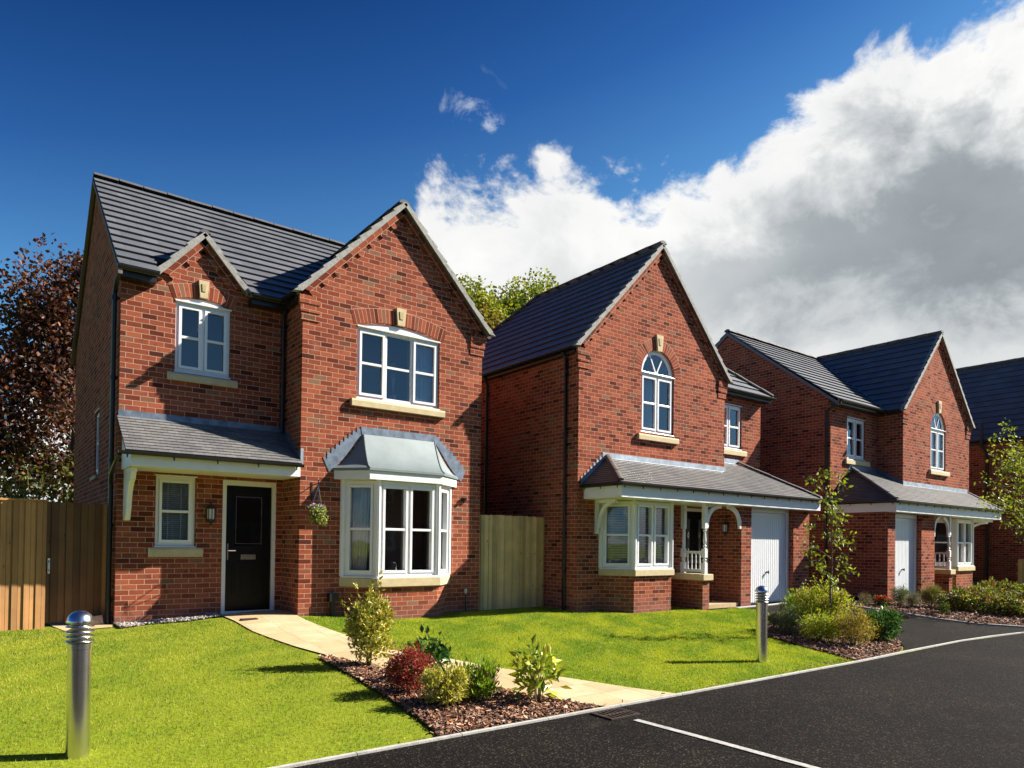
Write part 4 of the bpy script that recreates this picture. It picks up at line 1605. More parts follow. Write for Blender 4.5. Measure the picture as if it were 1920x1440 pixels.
def porch_roof(house, yf, ytop_a, xl, xa, xr, ytop_b, hipl, hipr, slope, ze=2.985, leftwall=True):
    """lean-to roof: front eave at yf from xl to xr; against wall ytop_a between hipl and xa, ytop_b beyond"""
    zA = ze+slope*(ytop_a-yf); zB = ze+slope*(ytop_b-yf)
    return zA, zB


SL = .545
ye2 = Y2-1.21
def zsl(y): return 2.985+SL*(y-ye2)
c = MB()
nr = 11
roof_slope(c, (6.02, ye2, 2.985), (R2, ye2, 2.985), (6.80, Y2, zsl(Y2)), (R2, Y2, zsl(Y2)), 13, .10, .016, under=.03)
nb = int(round(13*(YS2-ye2)/(Y2-ye2)))
roof_slope(c, (R2, ye2, 2.985), (13.86, ye2, 2.985), (R2, YS2, zsl(YS2)), (12.62, YS2, zsl(YS2)), nb, .10, .016, under=.03)
c.build('porch_roof', M['smalltile'], h2)
M['browntile'] = tile_mat('dark_brown_tile', .17, .10, (.075, .062, .060), (.11, .09, .085), joint=.6)
c = MB()
roof_slope(c, (6.02, Y2, 2.985), (6.02, ye2, 2.985), (6.80, Y2, zsl(Y2)), (6.80, Y2, zsl(Y2)), 13, .10, .016, under=.03)
c.build('porch_roof_end', M['browntile'], h2)
c = MB()
roof_slope(c, (13.86, ye2, 2.985), (13.86, YS2, 2.985), (12.62, YS2, zsl(YS2)), (12.62, YS2, zsl(YS2)), 18, .10, .016, under=.03)
c.build('porch_roof_end', M['browntile'], h2)
ridge(h2, (6.05, ye2+.03, 3.03), (6.80, Y2-.02, zsl(Y2)+.05), r=.065, m='hip', name='hip')
ridge(h2, (13.83, ye2+.03, 3.03), (12.62, YS2-.02, zsl(YS2)+.05), r=.065, m='ridge', name='hip')
flashing(h2, f2, [(6.75, zsl(Y2)-.02), (R2+.01, zsl(Y2)-.02), (R2+.01, zsl(Y2)+.11), (6.65, zsl(Y2)+.11)], m='leadlight', d=.014)
flashing(h2, f2s, [(R2, zsl(YS2)-.02), (12.66, zsl(YS2)-.02), (12.66, zsl(YS2)+.12), (R2, zsl(YS2)+.12)], m='leadlight', d=.014)
stepped(f2, h2, 6.02, 2.98, 6.76, zsl(Y2)-.02, 8, .15, m='leadlight')
c = MB()
yf2 = Y2-1.13
c.box(6.10, 13.80, yf2-.02, yf2+.012, 2.68, 2.92)
c.box(6.10, 6.13, yf2+.012, Y2-.002, 2.68, 2.92)
c.box(13.77, 13.80, yf2+.012, YS2-.002, 2.68, 2.92)
c.build('porch_fascia', M['paint'], h2)
soffit_board(h2, 6.135, R2-.002, yf2+.013, Y2-.003, 2.675)
soffit_board(h2, R2-.001, 13.765, yf2+.013, YG2-.003, 2.675)
gut(h2, None, (5.98, ye2-.03, 2.965), (13.90, ye2-.03, 2.965), .05, brackets=.55, name='porch_gutter')
gut(h2, None, (6.0, Y2-.02, 2.965), (6.0, ye2-.03, 2.965), .05, brackets=.5, name='porch_gutter')
# porch side wall, posts, balustrade
c = MB(); c.box(9.10, 9.34, YG2-.02, Y2-.001, -.2, .87)
c.build('porch_side_wall', M['brick'], h2)
c = MB(); c.box(9.03, 9.41, YG2-.09, Y2-.003, .872, 1.02)
c.build('coping', M['stone'], h2, bevel=.012)
for py in (YG2+.03, Y2-.22):
    c = MB(); turned_post(c, (9.22, py), 1.02, 2.675, .05)
    c.build('porch_post', M['paint'], h2)
c = MB()
ya, yb_ = YG2+.08, Y2-.27
c.box(9.19, 9.25, ya, yb_, 1.06, 1.13); c.box(9.185, 9.255, ya, yb_, 1.50, 1.56)
for i in range(4):
    py = ya+(yb_-ya)*(i+.7)/4.4
    c.lathe((9.22, py, 1.13), [(.02, 0), (.02, .08), (.012, .10), (.024, .16), (.016, .24), (.022, .30), (.012, .32), (.02, .34), (.02, .37)], 8)
c.build('balustrade', M['paint'], h2)
def quarter(p0, p1, corner, n=10):
    out = []
    p0, p1, c = Vector(p0), Vector(p1), Vector(corner)
    for i in range(n+1):
        t = i/n
        out.append((1-t)**2*p0+2*t*(1-t)*c+t*t*p1)
    return out


for (a, bb, cc) in (((9.28, YG2+.03, 2.12), (9.82, YG2+.03, 2.64), (9.30, YG2+.03, 2.62)), ((10.60, YG2+.03, 2.12), (10.10, YG2+.03, 2.64), (10.58, YG2+.03, 2.62))):
    c = MB(); arch_brace(c, quarter(a, bb, cc), .045, (0, .03, 0))
    c.build('porch_arch_brace', M['paint'], h2)
def gallows(house, x, yw, reach, zb, zt, name='roof_bracket'):
    c = MB()
    c.box(x, x+.07, yw-.075, yw-.001, zb, zt)
    c.box(x, x+.07, yw-reach, yw-.076, zt-.075, zt)
    pts = []
    for i in range(13):
        t = i/12
        # S-curve from low on the post to the beam end
        yy = yw-.07-(reach-.22)*(t**1.0)*(.55+.45*t)
        zz = zb+.14+(zt-.09-zb-.14)*(math.sin(t*math.pi/2)**.9)
        pts.append((x+.035, yy, zz))
    arch_brace(c, pts, .035, (.028, 0, 0))
    c.build(name, M['paint'], house)


gallows(h2, 6.44, Y2, .62, 1.92, 2.67)
# front door of house two
d = MB()
for a0, a1, z0, z1 in ((9.50, 9.56, .30, 2.62), (10.40, 10.46, .30, 2.62), (9.56, 10.40, 2.55, 2.62), (9.56, 10.40, .30, .35)):
    f2.box(d, a0, a1, z0, z1, -.10, .006)
df = d.build('door_frame', M['upvc'], h2, bevel=.004)
d = MB()
f2.box(d, 9.562, 10.398, .352, 2.548, -.085, -.05)
d.build('door', M['doorblack'], df, bevel=.004)
d = MB()
for a in (9.72, 10.16):
    f2.box(d, a-.045, a+.045, 1.25, 2.35, -.050, -.046)
d.build('door_glass', M['lampglass'] if False else mat('smoky_door_glass', (.02, .02, .022), .1, spec=.8), df)
d = MB()
for a in (9.72, 10.16):
    for s in (-.045, .040): f2.box(d, a+s, a+s+.006, 1.25, 2.35, -.046, -.040)
    for zc in (1.55, 1.95):
        for sx, sz in ((-1, 1), (1, 1), (1, -1), (-1, -1)):
            d.tube([f2.P(a, zc+.07*sz, -.042), f2.P(a+.03*sx, zc, -.042)], .004, 4)
    f2.box(d, a-.003, a+.003, 1.25, 1.48, -.046, -.040); f2.box(d, a-.003, a+.003, 1.62, 1.88, -.046, -.040); f2.box(d, a-.003, a+.003, 2.02, 2.35, -.046, -.040)
d.lathe(tuple(f2.P(9.95, 1.75, -.05)), [(.001, -.012), (.012, 0), (.001, .012)], 8)
d.build('door_furniture', M['chrome'], df)
f2gs = Fr((10.62, 0, 0), (0, 1, 0), (-1, 0, 0))
wall_lamp(h2, f2gs, -1.10, 2.14)
d = MB(); d.box(9.42, 10.60, YG2+.05, Y2-.001, .05, .29)
d.build('door_step', M['paving'], h2)

# the house is a slightly smaller plan and stands a little forward of the first one
h2.scale = (.975, .975, .975)
h2.location = (9.1525, 2.6264, .2375)

# ================================================================ HOUSE THREE
X3, Y3, W3 = 18.22, -1.992, 5.04
R3 = X3+W3
XL3, YM3, YG3 = 15.33, -1.24, -2.88
h3 = empty('brick_house', (19.5, 3.0, 0.3), 'third red brick house, L-shaped roof, with white garage door behind the young tree', 'house')
f3 = Fr((0, Y3, 0), (1, 0, 0), (0, -1, 0))
f3m = Fr((0, YM3, 0), (1, 0, 0), (0, -1, 0))
f3l = Fr((XL3, 0, 0), (0, 1, 0), (-1, 0, 0))
f3g = Fr((0, YG3, 0), (1, 0, 0), (0, -1, 0))
ym3 = 2.30
w = MB()
wall(w, f3, [(X3, -.3), (R3, -.3), (R3, 6.0), (20.74, 8.72), (X3, 6.0)],
     [hole_rect(20.18, 21.31, 4.27, 5.60, .60, 20), hole_rect(20.1, 22.3, 1.15, 2.60), [(18.55, .32), (19.2, .32), (19.2, 2.6), (18.55, 2.6)]])
wall(w, f3m, [(XL3, -.3), (X3, -.3), (X3, 6.02), (XL3, 6.02)], [hole_rect(16.27, 17.37, 4.40, 5.61)])
wall(w, Fr((X3, 0, 0), (0, 1, 0), (-1, 0, 0)), [(Y3, 2.5), (YM3, 2.5), (YM3, 6.02), (Y3, 6.02)])
wall(w, f3l, [(YM3, -.3), (5.85, -.3), (5.85, 6.0), (ym3, 8.74), (YM3, 6.0)])
wall(w, Fr((XL3, 0, 0), (0, 1, 0), (-1, 0, 0)), [(YG3, -.3), (YM3-.0, -.3), (YM3, 3.0), (YG3, 2.70)])
wall(w, Fr((R3, 0, 0), (0, 1, 0), (1, 0, 0)), [(Y3, -.3), (5.85, -.3), (5.85, 6.0), (Y3, 6.0)])
wall(w, Fr((0, 5.85, 0), (1, 0, 0), (0, 1, 0)), [(XL3, -.3), (R3, -.3), (R3, 6.0), (XL3, 6.0)])
wall(w, f3g, [(XL3, -.3), (15.76, -.3), (15.76, 2.68), (XL3, 2.68)])
wall(w, f3g, [(17.40, -.3), (18.28, -.3), (18.28, 2.68), (17.40, 2.68)])
wall(w, Fr((18.28, 0, 0), (0, 1, 0), (1, 0, 0)), [(YG3, -.3), (Y3, -.3), (Y3, 2.68), (YG3, 2.68)])
wall(w, Fr((15.76, 0, 0), (0, 1, 0), (1, 0, 0)), [(YG3, -.3), (YG3+.3, -.3), (YG3+.3, 2.68), (YG3, 2.68)])
wall(w, Fr((17.40, 0, 0), (0, 1, 0), (-1, 0, 0)), [(YG3, -.3), (YG3+.3, -.3), (YG3+.3, 2.68), (YG3, 2.68)])
w.build('wall', M['brick'], h3)
garage_door(h3, f3g, 15.765, 17.395, .26, 2.67, recess=.16)
rf = MB()
RZ3 = 8.80
roof_slope(rf, (15.24, YM3-.28, 5.97), (23.4, YM3-.28, 5.97), (15.24, ym3, RZ3), (23.4, ym3, RZ3), 14, .30, .045)
roof_slope(rf, (23.4, 6.1, 5.97), (15.24, 6.1, 5.97), (23.4, ym3, RZ3), (15.24, ym3, RZ3), 14, .30, .045)
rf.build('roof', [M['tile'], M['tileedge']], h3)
rf = MB()
yv3 = Y3-.11
roof_slope(rf, (18.09, 2.2, 5.96), (18.09, yv3, 5.96), (20.74, 2.2, RZ3), (20.74, yv3, RZ3), 12, .30, .045)
roof_slope(rf, (23.39, yv3, 5.96), (23.39, 2.2, 5.96), (20.74, yv3, RZ3), (20.74, 2.2, RZ3), 12, .30, .045)
rf.build('gable_roof', [M['tile'], M['tileedge']], h3)
ridge(h3, (15.22, ym3, RZ3+.035), (23.4, ym3, RZ3+.035))
ridge(h3, (20.74, yv3-.02, RZ3+.035), (20.74, ym3, RZ3+.035))
vl = MB()
vl.tube([(18.1+.05, YM3-.28+.05, 6.05), (19.42, .5, 7.46), (20.72, ym3-.05, RZ3+.03)], .04, 6)
vl.build('valley_lead', M['lead'], h3)
lv = MB()
for s in (-1, 1):
    a = Vector((15.30, ym3+s*3.82, 5.90)); b = Vector((15.30, ym3, RZ3-.02)); dn = Vector((0, 0, -.10))
    lv.hexa([a+dn-V(.07, 0, 0), a+dn, b+dn, b+dn-V(.07, 0, 0), a-V(.07, 0, 0), a, b, b-V(.07, 0, 0)])
    a = a+Vector((.03, 0, -.12)); b = b+Vector((.03, 0, -.12))
lv.build('verge', mat('purple_grey_verge', (.16, .15, .17), .85), h3)
cb = MB()
for s in (-1, 1):
    a = Vector((XL3-.03, ym3+s*3.5, 6.03)); b = Vector((XL3-.03, ym3, 8.66)); dn = Vector((0, 0, -.16))
    cb.hexa([a+dn, a+dn+V(.1, 0, 0), b+dn+V(.1, 0, 0), b+dn, a, a+V(.1, 0, 0), b+V(.1, 0, 0), b])
cb.build('corbelled_rake', M['brick'], h3)
verge(h3, f3, 18.09, 23.39, 5.99, 20.74, 8.80, d=.12)
gut(h3, (15.33, X3-.1, YM3-.24, YM3-.002, 5.85, 5.955), (15.26, YM3-.34, 5.96), (X3-.12, YM3-.34, 5.96))
gut(h3, (18.10, X3-.002, Y3+.02, YM3-.3, 5.86, 5.955), (18.04, Y3, 5.96), (18.04, YM3-.3, 5.96), .05)
pipe(h3, [(15.28, YM3-.34, 5.90), (15.27, YM3-.10, 5.78), (15.27, YM3+.10, 5.70), (15.27, YM3+.10, .30)], clips=(5.3, 4.0, 2.2, 1.0), wallv=(.05, 0, 0))
arched_window(h3, f3, 20.18, 21.31, 4.27, 5.60, (20.02, 21.48, 4.11, 4.26, .085), 6.56)
window(h3, f3m, 16.27, 17.37, 4.40, 5.61, [(1, True), (1, True)], sillspec=(16.14, 17.56, 4.20, 4.365, .07),
       extras=lambda wn, pos: (lambda mb: (curtain_mesh(mb, f3m, pos[0][0]-.05, pos[0][0]+.22, 4.42, 5.58, -.18, .02, 3), mb.build('curtain', M['curtain'], wn)))(MB()))
bay(h3, f3, 19.98, 22.40, .63, .56, -.1, .98, 1.12, 2.66)
YE3 = Y3-1.21
def zs3(y): return 2.985+SL*(y-YE3)
c = MB()
roof_slope(c, (15.15, YE3, 2.985), (X3, YE3, 2.985), (16.55, YM3, zs3(YM3)), (X3, YM3, zs3(YM3)), 21, .10, .016, under=.03)
roof_slope(c, (X3, YE3, 2.985), (22.85, YE3, 2.985), (X3, Y3, zs3(Y3)), (23.2, Y3, zs3(Y3)), 13, .10, .016, under=.03)
c.build('porch_roof', M['smalltile'], h3)
c = MB()
roof_slope(c, (15.15, YM3, 2.985), (15.15, YE3, 2.985), (16.55, YM3, zs3(YM3)), (16.55, YM3, zs3(YM3)), 21, .10, .016, under=.03)
c.build('porch_roof_end', tile_mat('dark_slate_tile', .17, .10, (.055, .055, .062), (.08, .08, .088), joint=.6), h3)
ridge(h3, (15.18, YE3+.03, 3.03), (16.55, YM3-.02, zs3(YM3)+.05), r=.065, name='hip')
c = MB()
c.hexa([(22.82, YE3, 2.93), (22.92, YE3, 2.93), (23.27, Y3, zs3(Y3)-.06), (23.17, Y3, zs3(Y3)-.06), (22.82, YE3, 3.03), (22.92, YE3, 3.03), (23.27, Y3, zs3(Y3)+.05), (23.17, Y3, zs3(Y3)+.05)])
c.build('porch_verge', M['ridge'], h3)
flashing(h3, f3, [(X3, zs3(Y3)-.02), (23.1, zs3(Y3)-.02), (23.1, zs3(Y3)+.12), (X3, zs3(Y3)+.12)], m='leadlight', d=.014)
flashing(h3, f3m, [(16.3, zs3(YM3)-.25), (X3, zs3(YM3)-.02), (X3, zs3(YM3)+.13), (16.4, zs3(YM3)+.13)], d=.014)
flashing(h3, Fr((X3, 0, 0), (0, 1, 0), (-1, 0, 0)), [(Y3, zs3(Y3)-.02), (YM3, zs3(YM3)-.02), (YM3, zs3(YM3)+.13), (Y3, zs3(Y3)+.13)], d=.014)
c = MB()
yf3 = Y3-1.13
c.box(15.23, 22.75, yf3-.02, yf3+.012, 2.68, 2.92)
c.box(15.23, 15.26, yf3+.012, YM3-.002, 2.68, 2.92)
c.build('porch_fascia', M['paint'], h3)
soffit_board(h3, 15.265, 22.74, yf3+.013, YG3-.003, 2.672)
soffit_board(h3, 18.3, 22.74, YG3-.002, Y3-.003, 2.672)
gut(h3, None, (15.11, YE3-.03, 2.965), (22.88, YE3-.03, 2.965), .05, brackets=.55, name='porch_gutter')
gut(h3, None, (15.10, YM3, 2.965), (15.10, YE3-.03, 2.965), .05, brackets=.6, name='porch_gutter')
c = MB(); c.box(19.32, 19.56, YG3-.0, Y3-.001, -.2, .90)
c.build('porch_side_wall', M['brick'], h3)
c = MB(); c.box(19.25, 19.63, YG3-.07, Y3-.003, .902, 1.05)
c.build('coping', M['stone'], h3, bevel=.012)
for py in (YG3+.06, Y3-.18):
    c = MB(); turned_post(c, (19.44, py), 1.05, 2.67, .05)
    c.build('porch_post', M['paint'], h3)
c = MB()
ya, yb_ = YG3+.11, Y3-.23
c.box(19.41, 19.47, ya, yb_, 1.09, 1.16); c.box(19.405, 19.475, ya, yb_, 1.52, 1.58)
for i in range(4):
    py = ya+(yb_-ya)*(i+.7)/4.4
    c.lathe((19.44, py, 1.16), [(.02, 0), (.02, .08), (.012, .10), (.024, .16), (.016, .24), (.022, .30), (.012, .32), (.02, .34), (.02, .37)], 8)
c.build('balustrade', M['paint'], h3)
for (a, bb, cc) in (((19.38, YG3+.05, 2.05), (18.95, YG3+.05, 2.63), (19.36, YG3+.05, 2.60)), ((18.32, YG3+.05, 2.05), (18.70, YG3+.05, 2.63), (18.34, YG3+.05, 2.60))):
    c = MB(); arch_brace(c, quarter(a, bb, cc), .045, (0, .03, 0))
    c.build('porch_arch_brace', M['paint'], h3)
gallows(h3, 22.55, Y3, .95, 1.92, 2.67)
d = MB(); f3.box(d, 18.55, 19.2, .32, 2.6, -.10, -.04)
d.build('door', M['doorblack'], h3)

# ================================================================ HOUSE FOUR (far right)
h4 = empty('brick_house', (29.5, 1.0, 0.3), 'farthest brick house, only its side wall and blue-grey roof slope showing at the right edge', 'house')
XL4 = 27.0
w = MB()
wall(w, Fr((XL4, 0, 0), (0, 1, 0), (-1, 0, 0)), [(-3.6, -.3), (6.0, -.3), (6.0, 6.0), (-3.6, 6.0)])
wall(w, Fr((0, -3.6, 0), (1, 0, 0), (0, -1, 0)), [(XL4, -.3), (32.2, -.3), (32.2, 6.0), (29.6, 9.4), (XL4, 6.0)])
wall(w, Fr((0, 6.0, 0), (1, 0, 0), (0, 1, 0)), [(XL4, -.3), (32.2, -.3), (32.2, 6.0), (29.6, 9.4), (XL4, 6.0)])
w.build('wall', M['brick'], h4)
rf = MB()
roof_slope(rf, (26.88, 6.1, 5.95), (26.88, -3.72, 5.95), (29.6, 6.1, 9.50), (29.6, -3.72, 9.50), 14, .30, .045)
roof_slope(rf, (32.32, -3.72, 5.95), (32.32, 6.1, 5.95), (29.6, -3.72, 9.50), (29.6, 6.1, 9.50), 14, .30, .045)
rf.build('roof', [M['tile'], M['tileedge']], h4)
ridge(h4, (29.6, -3.74, 9.53), (29.6, 6.1, 9.53), r=.12)
gut(h4, (26.88, XL4-.002, -3.5, 6.0, 5.80, 5.94), (26.83, -3.6, 5.94), (26.83, 6.0, 5.94), .06)
pipe(h4, [(26.72, -1.18, 6.62), (26.72, -1.18, 5.75), (26.93, -1.30, 5.45), (26.93, -1.30, .2)], r=.06, clips=(4.4, 3.4), wallv=(.06, 0, 0), name='soil_pipe')
verge(h4, Fr((0, -3.6, 0), (1, 0, 0), (0, -1, 0)), 26.88, 32.32, 5.97, 29.6, 9.5, d=.12)


# ================================================================ HOUSES ACROSS THE ROAD (seen mirrored in the panes)
def opposite_house(x0, x1, y, ap, label):
    hh = empty('brick_house', ((x0+x1)/2, y-4, 0), label, 'house')
    f = Fr((0, y, 0), (1, 0, 0), (0, 1, 0))
    w = MB()
    holes = [hole_rect(x0+1.0, x0+2.6, 1.2, 2.6), hole_rect(x1-2.8, x1-1.2, 1.2, 2.6), hole_rect(x0+1.0, x0+2.6, 4.0, 5.3), hole_rect(x1-2.8, x1-1.2, 4.0, 5.3)]
    xm = (x0+x1)/2
    wall(w, f, [(x0, -.3), (x1, -.3), (x1, 6), (xm, ap), (x0, 6)], holes)
    for xx, n in ((x0, -1), (x1, 1)):
        wall(w, Fr((xx, 0, 0), (0, 1, 0), (n, 0, 0)), [(y-8, -.3), (y, -.3), (y, 6), (y-8, 6)])
    wall(w, Fr((0, y-8, 0), (1, 0, 0), (0, -1, 0)), [(x0, -.3), (x1, -.3), (x1, 6), (xm, ap), (x0, 6)])
    w.build('wall', M['brick'], hh)
    rf = MB()
    roof_slope(rf, (x0-.15, y+.2, 5.95), (x0-.15, y-8.2, 5.95), (xm, y+.2, ap+.12), (xm, y-8.2, ap+.12), 14, .30, .045)
    roof_slope(rf, (x1+.15, y-8.2, 5.95), (x1+.15, y+.2, 5.95), (xm, y-8.2, ap+.12), (xm, y+.2, ap+.12), 14, .30, .045)
    rf.build('roof', [M['tile'], M['tileedge']], hh)
    for a0, z0 in ((x0+1.0, 1.2), (x1-2.8, 1.2), (x0+1.0, 4.0), (x1-2.8, 4.0)):
        window(hh, f, a0, a0+1.6, z0, z0+(1.4 if z0 < 3 else 1.3), [(1, True), (1, True)])


opposite_house(-16, -8.5, -26, 9.4, 'brick house across the road left of where the photo was taken, mirrored in panes')
opposite_house(2, 10, -27, 9.4, 'brick house straight across the road, mirrored in the near bay window')
opposite_house(13, 21, -27, 9.4, 'brick house across the road from the middle house, mirrored in its bay')

# ================================================================ GROUND
def gz(x, y):
    x = np.asarray(x, float); y = np.asarray(y, float)
    t = np.clip((y+6.75)/6.3, 0, 1.05)
    z = .27*t+.12*np.exp(-((x+.3)**2/2.0+(y-.6)**2/2.0))
    z = z+np.clip(.02*(x-11), 0, .16)*np.clip((y+6.75)/2, 0, 1)
    return z


def gzf(x, y):
    return float(gz(x, y))


gx = [-600, -200, -60, -25]+[(-16+.4*i) for i in range(120)]+[45, 70, 150, 300, 700]
gy = [-600, -200, -60, -30, -14, -10, -8, -7.2, -6.84]+[(-6.74+.25*i) for i in range(60)]+[12, 20, 40, 90, 200, 700]
bm = bmesh.new()
vg = [[bm.verts.new((x, y, gzf(x, y)-(.03 if y < -6.8 else 0.0))) for x in gx] for y in gy]
for j in range(len(gy)-1):
    for i in range(len(gx)-1):
        bm.faces.new((vg[j][i], vg[j][i+1], vg[j+1][i+1], vg[j+1][i]))
me = bpy.data.meshes.new('ground'); bm.to_mesh(me); bm.free()
me.materials.append(M['ground'])
me.polygons.foreach_set('use_smooth', [True]*len(me.polygons))
go = bpy.data.objects.new('ground', me); COL.objects.link(go); tag(go, kind='structure')


def sheet(name, poly, dz, m, kind='structure', cell=.35, flat=None, skirt=0.0):
    """thin ground covering following the terrain"""
    bm = bmesh.new()
    vs = [bm.verts.new((x, y, 0)) for x, y in poly]
    tris = tessellate_polygon([[Vector((x, y, 0)) for x, y in poly]])
    for t in tris:
        try: bm.faces.new([vs[i] for i in t])
        except ValueError: pass
    xs = [p[0] for p in poly]; ys = [p[1] for p in poly]
    if flat is None:
        for ax, lo, hi in ((0, min(xs), max(xs)), (1, min(ys), max(ys))):
            c = lo+cell
            while c < hi:
                co = Vector((c, 0, 0)) if ax == 0 else Vector((0, c, 0))
                no = Vector((1, 0, 0)) if ax == 0 else Vector((0, 1, 0))
                bmesh.ops.bisect_plane(bm, geom=bm.verts[:]+bm.edges[:]+bm.faces[:], plane_co=co, plane_no=no)
                c += cell
    for v in bm.verts:
        v.co.z = (flat if flat is not None else gzf(v.co.x, v.co.y))+dz
    bmesh.ops.recalc_face_normals(bm, faces=bm.faces[:])
    for f in bm.faces:
        if f.normal.z < 0: f.normal_flip()
    if skirt:
        r = bmesh.ops.extrude_face_region(bm, geom=bm.faces[:])
        for g in r['geom']:
            if isinstance(g, bmesh.types.BMVert): g.co.z += skirt
        bmesh.ops.recalc_face_normals(bm, faces=bm.faces[:])
    uvl = bm.loops.layers.uv.new('UVMap')
    for f in bm.faces:
        for l in f.loops: l[uvl].uv = (l.vert.co.x, l.vert.co.y)
    me = bpy.data.meshes.new(name); bm.to_mesh(me); bm.free()
    me.materials.append(m)
    o = bpy.data.objects.new(name, me); COL.objects.link(o)
    return tag(o, kind=kind)


road_edge = [(-60, -6.79), (5.9, -6.79), (9.9, -6.68), (12.4, -6.86), (14.5, -7.3), (18, -8.6), (60, -30)]
sheet('road', [(-60, -70), (60, -70)]+road_edge[::-1], .004, M['asphalt'], flat=0.0)
PATH_L = [(-1.10, .95), (-1.08, -.2), (-1.05, -.95), (-.86, -2.3), (-.66, -3.25), (-.31, -4.45), (.27, -5.62), (.55, -6.33), (.79, -6.735)]
PATH_R = [(.10, .0), (-.03, -.05), (-.02, -.40), (.12, -1.6), (.27, -3.10), (.62, -3.94), (.92, -4.77), (1.32, -5.58), (1.65, -6.30), (1.91, -6.735)]
PATH = PATH_L+PATH_R[::-1]+[(-.0, .87)]
sheet('path', PATH, .018, M['paving'])
DRIVE = [(8.9, -1.88), (9.0, -.8), (10.3, -.8), (10.3, -1.55), (13.4, -1.3), (13.4, 4), (15.3, 4), (15.32, -2.86), (18.3, -2.86), (19.3, -2.9), (19.3, -3.75), (16.6, -3.75), (15.2, -3.2), (14.2, -2.95), (13.4, -2.93), (13.1, -3.07),
         (12.98, -3.65), (12.84, -4.45), (12.7, -5.2), (12.8, -5.95), (13.45, -6.6), (14.1, -7.05), (12.4, -6.80), (9.9, -6.62), (7.62, -6.68), (8.1, -6.48), (9.5, -5.68), (11.2, -4.5), (11.4, -3.6), (10.6, -3.05), (9.95, -2.74),
         (10.2, -2.2), (10.05, -1.95), (9.5, -1.88)]
sheet('driveway', DRIVE, .012, M['asphalt'])
BED1 = [(-.72, -3.15), (-.40, -4.30), (.20, -5.55), (.48, -6.25), (.70, -6.735), (-1.22, -6.735), (-1.16, -6.5), (-1.10, -6.15), (-1.03, -5.56), (-.96, -4.86), (-.92, -4.3), (-.90, -3.6), (-.86, -3.1)]
BED2 = [(6.02, -6.735), (6.28, -5.95), (6.55, -5.28), (6.74, -4.78), (7.5, -4.2), (8.3, -3.8), (9.3, -3.24), (9.92, -2.78), (10.6, -3.08), (11.35, -3.62), (11.15, -4.48), (9.48, -5.66), (8.08, -6.46), (7.58, -6.66)]
BED3 = [(13.42, -2.98), (13.12, -3.10), (13.0, -3.66), (12.86, -4.45), (12.72, -5.2), (12.82, -5.95), (13.5, -6.62), (14.2, -7.1), (17, -7.9), (24, -9), (26.9, -7), (26.9, -3.7), (22, -3.78), (16.6, -3.80), (15.2, -3.26), (14.2, -3.0)]
for nm, B in (('planting_bed', BED1), ('planting_bed', BED2), ('planting_bed', BED3)):
    sheet(nm, B, .022, M['soil'])
GRAVEL = [(-2.67, .87), (-2.67, .30), (-2.25, .55), (-1.7, .45), (-1.25, .55), (-1.12, .5), (-1.12, .87)]
sheet('gravel_strip', GRAVEL, .02, M['gravelbed'])
SIDEPATH = [(-3.50, 1.3), (-3.38, .42), (-2.75, .55), (-2.68, .9), (-2.68, 6), (-3.6, 6)]
sheet('side_path', SIDEPATH, .015, M['paving'])


def strip(name, pts, w, dz, m, h=.0, z=None, thick=.03, joint=0):
    mb = MB()
    P = [Vector((x, y, 0)) for x, y in pts]
    L, R = [], []
    for i, p in enumerate(P):
        d = (P[min(i+1, len(P)-1)]-P[max(i-1, 0)]).normalized()
        s = Vector((-d.y, d.x, 0))*w/2
        L.append(p+s); R.append(p-s)
    def zz(p): return (z if z is not None else gzf(p.x, p.y))+dz
    for i in range(len(P)-1):
        a, b, c, d = L[i], R[i], R[i+1], L[i+1]
        if joint:
            e = (c-b)*(joint/(c-b).length); a, b, c, d = a+e, b+e, c-e, d-e
        up = [Vector((q.x, q.y, zz(q))) for q in (a, b, c, d)]
        dn = [q-Vector((0, 0, thick)) for q in up]
        if (up[1]-up[0]).cross(up[2]-up[1]).z < 0:
            up.reverse(); dn.reverse()
        mb.face(up)
        for k in range(4):
            mb.face([up[k], dn[k], dn[(k+1) % 4], up[(k+1) % 4]])
    return mb.build(name, m)


def resample(pts, step):
    out = [pts[0]]
    for a, b in zip(pts, pts[1:]):
        L = math.hypot(b[0]-a[0], b[1]-a[1]); k = max(1, int(L/step))
        for i in range(1, k+1): out.append((a[0]+(b[0]-a[0])*i/k, a[1]+(b[1]-a[1])*i/k))
    return out


kb = [(-30, -6.765), (-2, -6.765), (5.9, -6.765), (7.6, -6.70), (9.9, -6.665), (11.2, -6.72), (12.4, -6.84), (14.0, -7.15), (16.5, -8.0), (25, -12)]
tag(strip('kerb', resample(kb, .9), .045, .022, M['kerb'], z=0.0, thick=.05, joint=.004), kind='structure')
tag(strip('drive_edging', resample([(13.36, -2.96), (13.1, -3.09), (12.99, -3.66), (12.85, -4.45), (12.71, -5.2), (12.81, -5.95), (13.47, -6.62), (14.1, -7.08)], .4), .05, .045, M['kerb'], thick=.06), kind='structure')
tag(strip('road_marking', resample([(.66, -7.27), (.69, -8.2), (.71, -9.4)], .95), .075, .012, M['line'], z=0.0, thick=.004, joint=.003), kind='structure')
tag(strip('concrete_edge', resample([(9.9, -1.90), (10.3, -1.88), (12.6, -1.86), (13.35, -1.84)], .8), .10, .03, M['kerb'], thick=.05), kind='structure')

# ---------------------------------------------------------------- foliage helpers
def pip(px, py, poly):
    inside = np.zeros(len(px), bool)
    n = len(poly)
    for i in range(n):
        x1, y1 = poly[i]; x2, y2 = poly[(i+1) % n]
        c = ((y1 > py) != (y2 > py)) & (px < (x2-x1)*(py-y1)/(y2-y1+1e-12)+x1)
        inside ^= c
    return inside


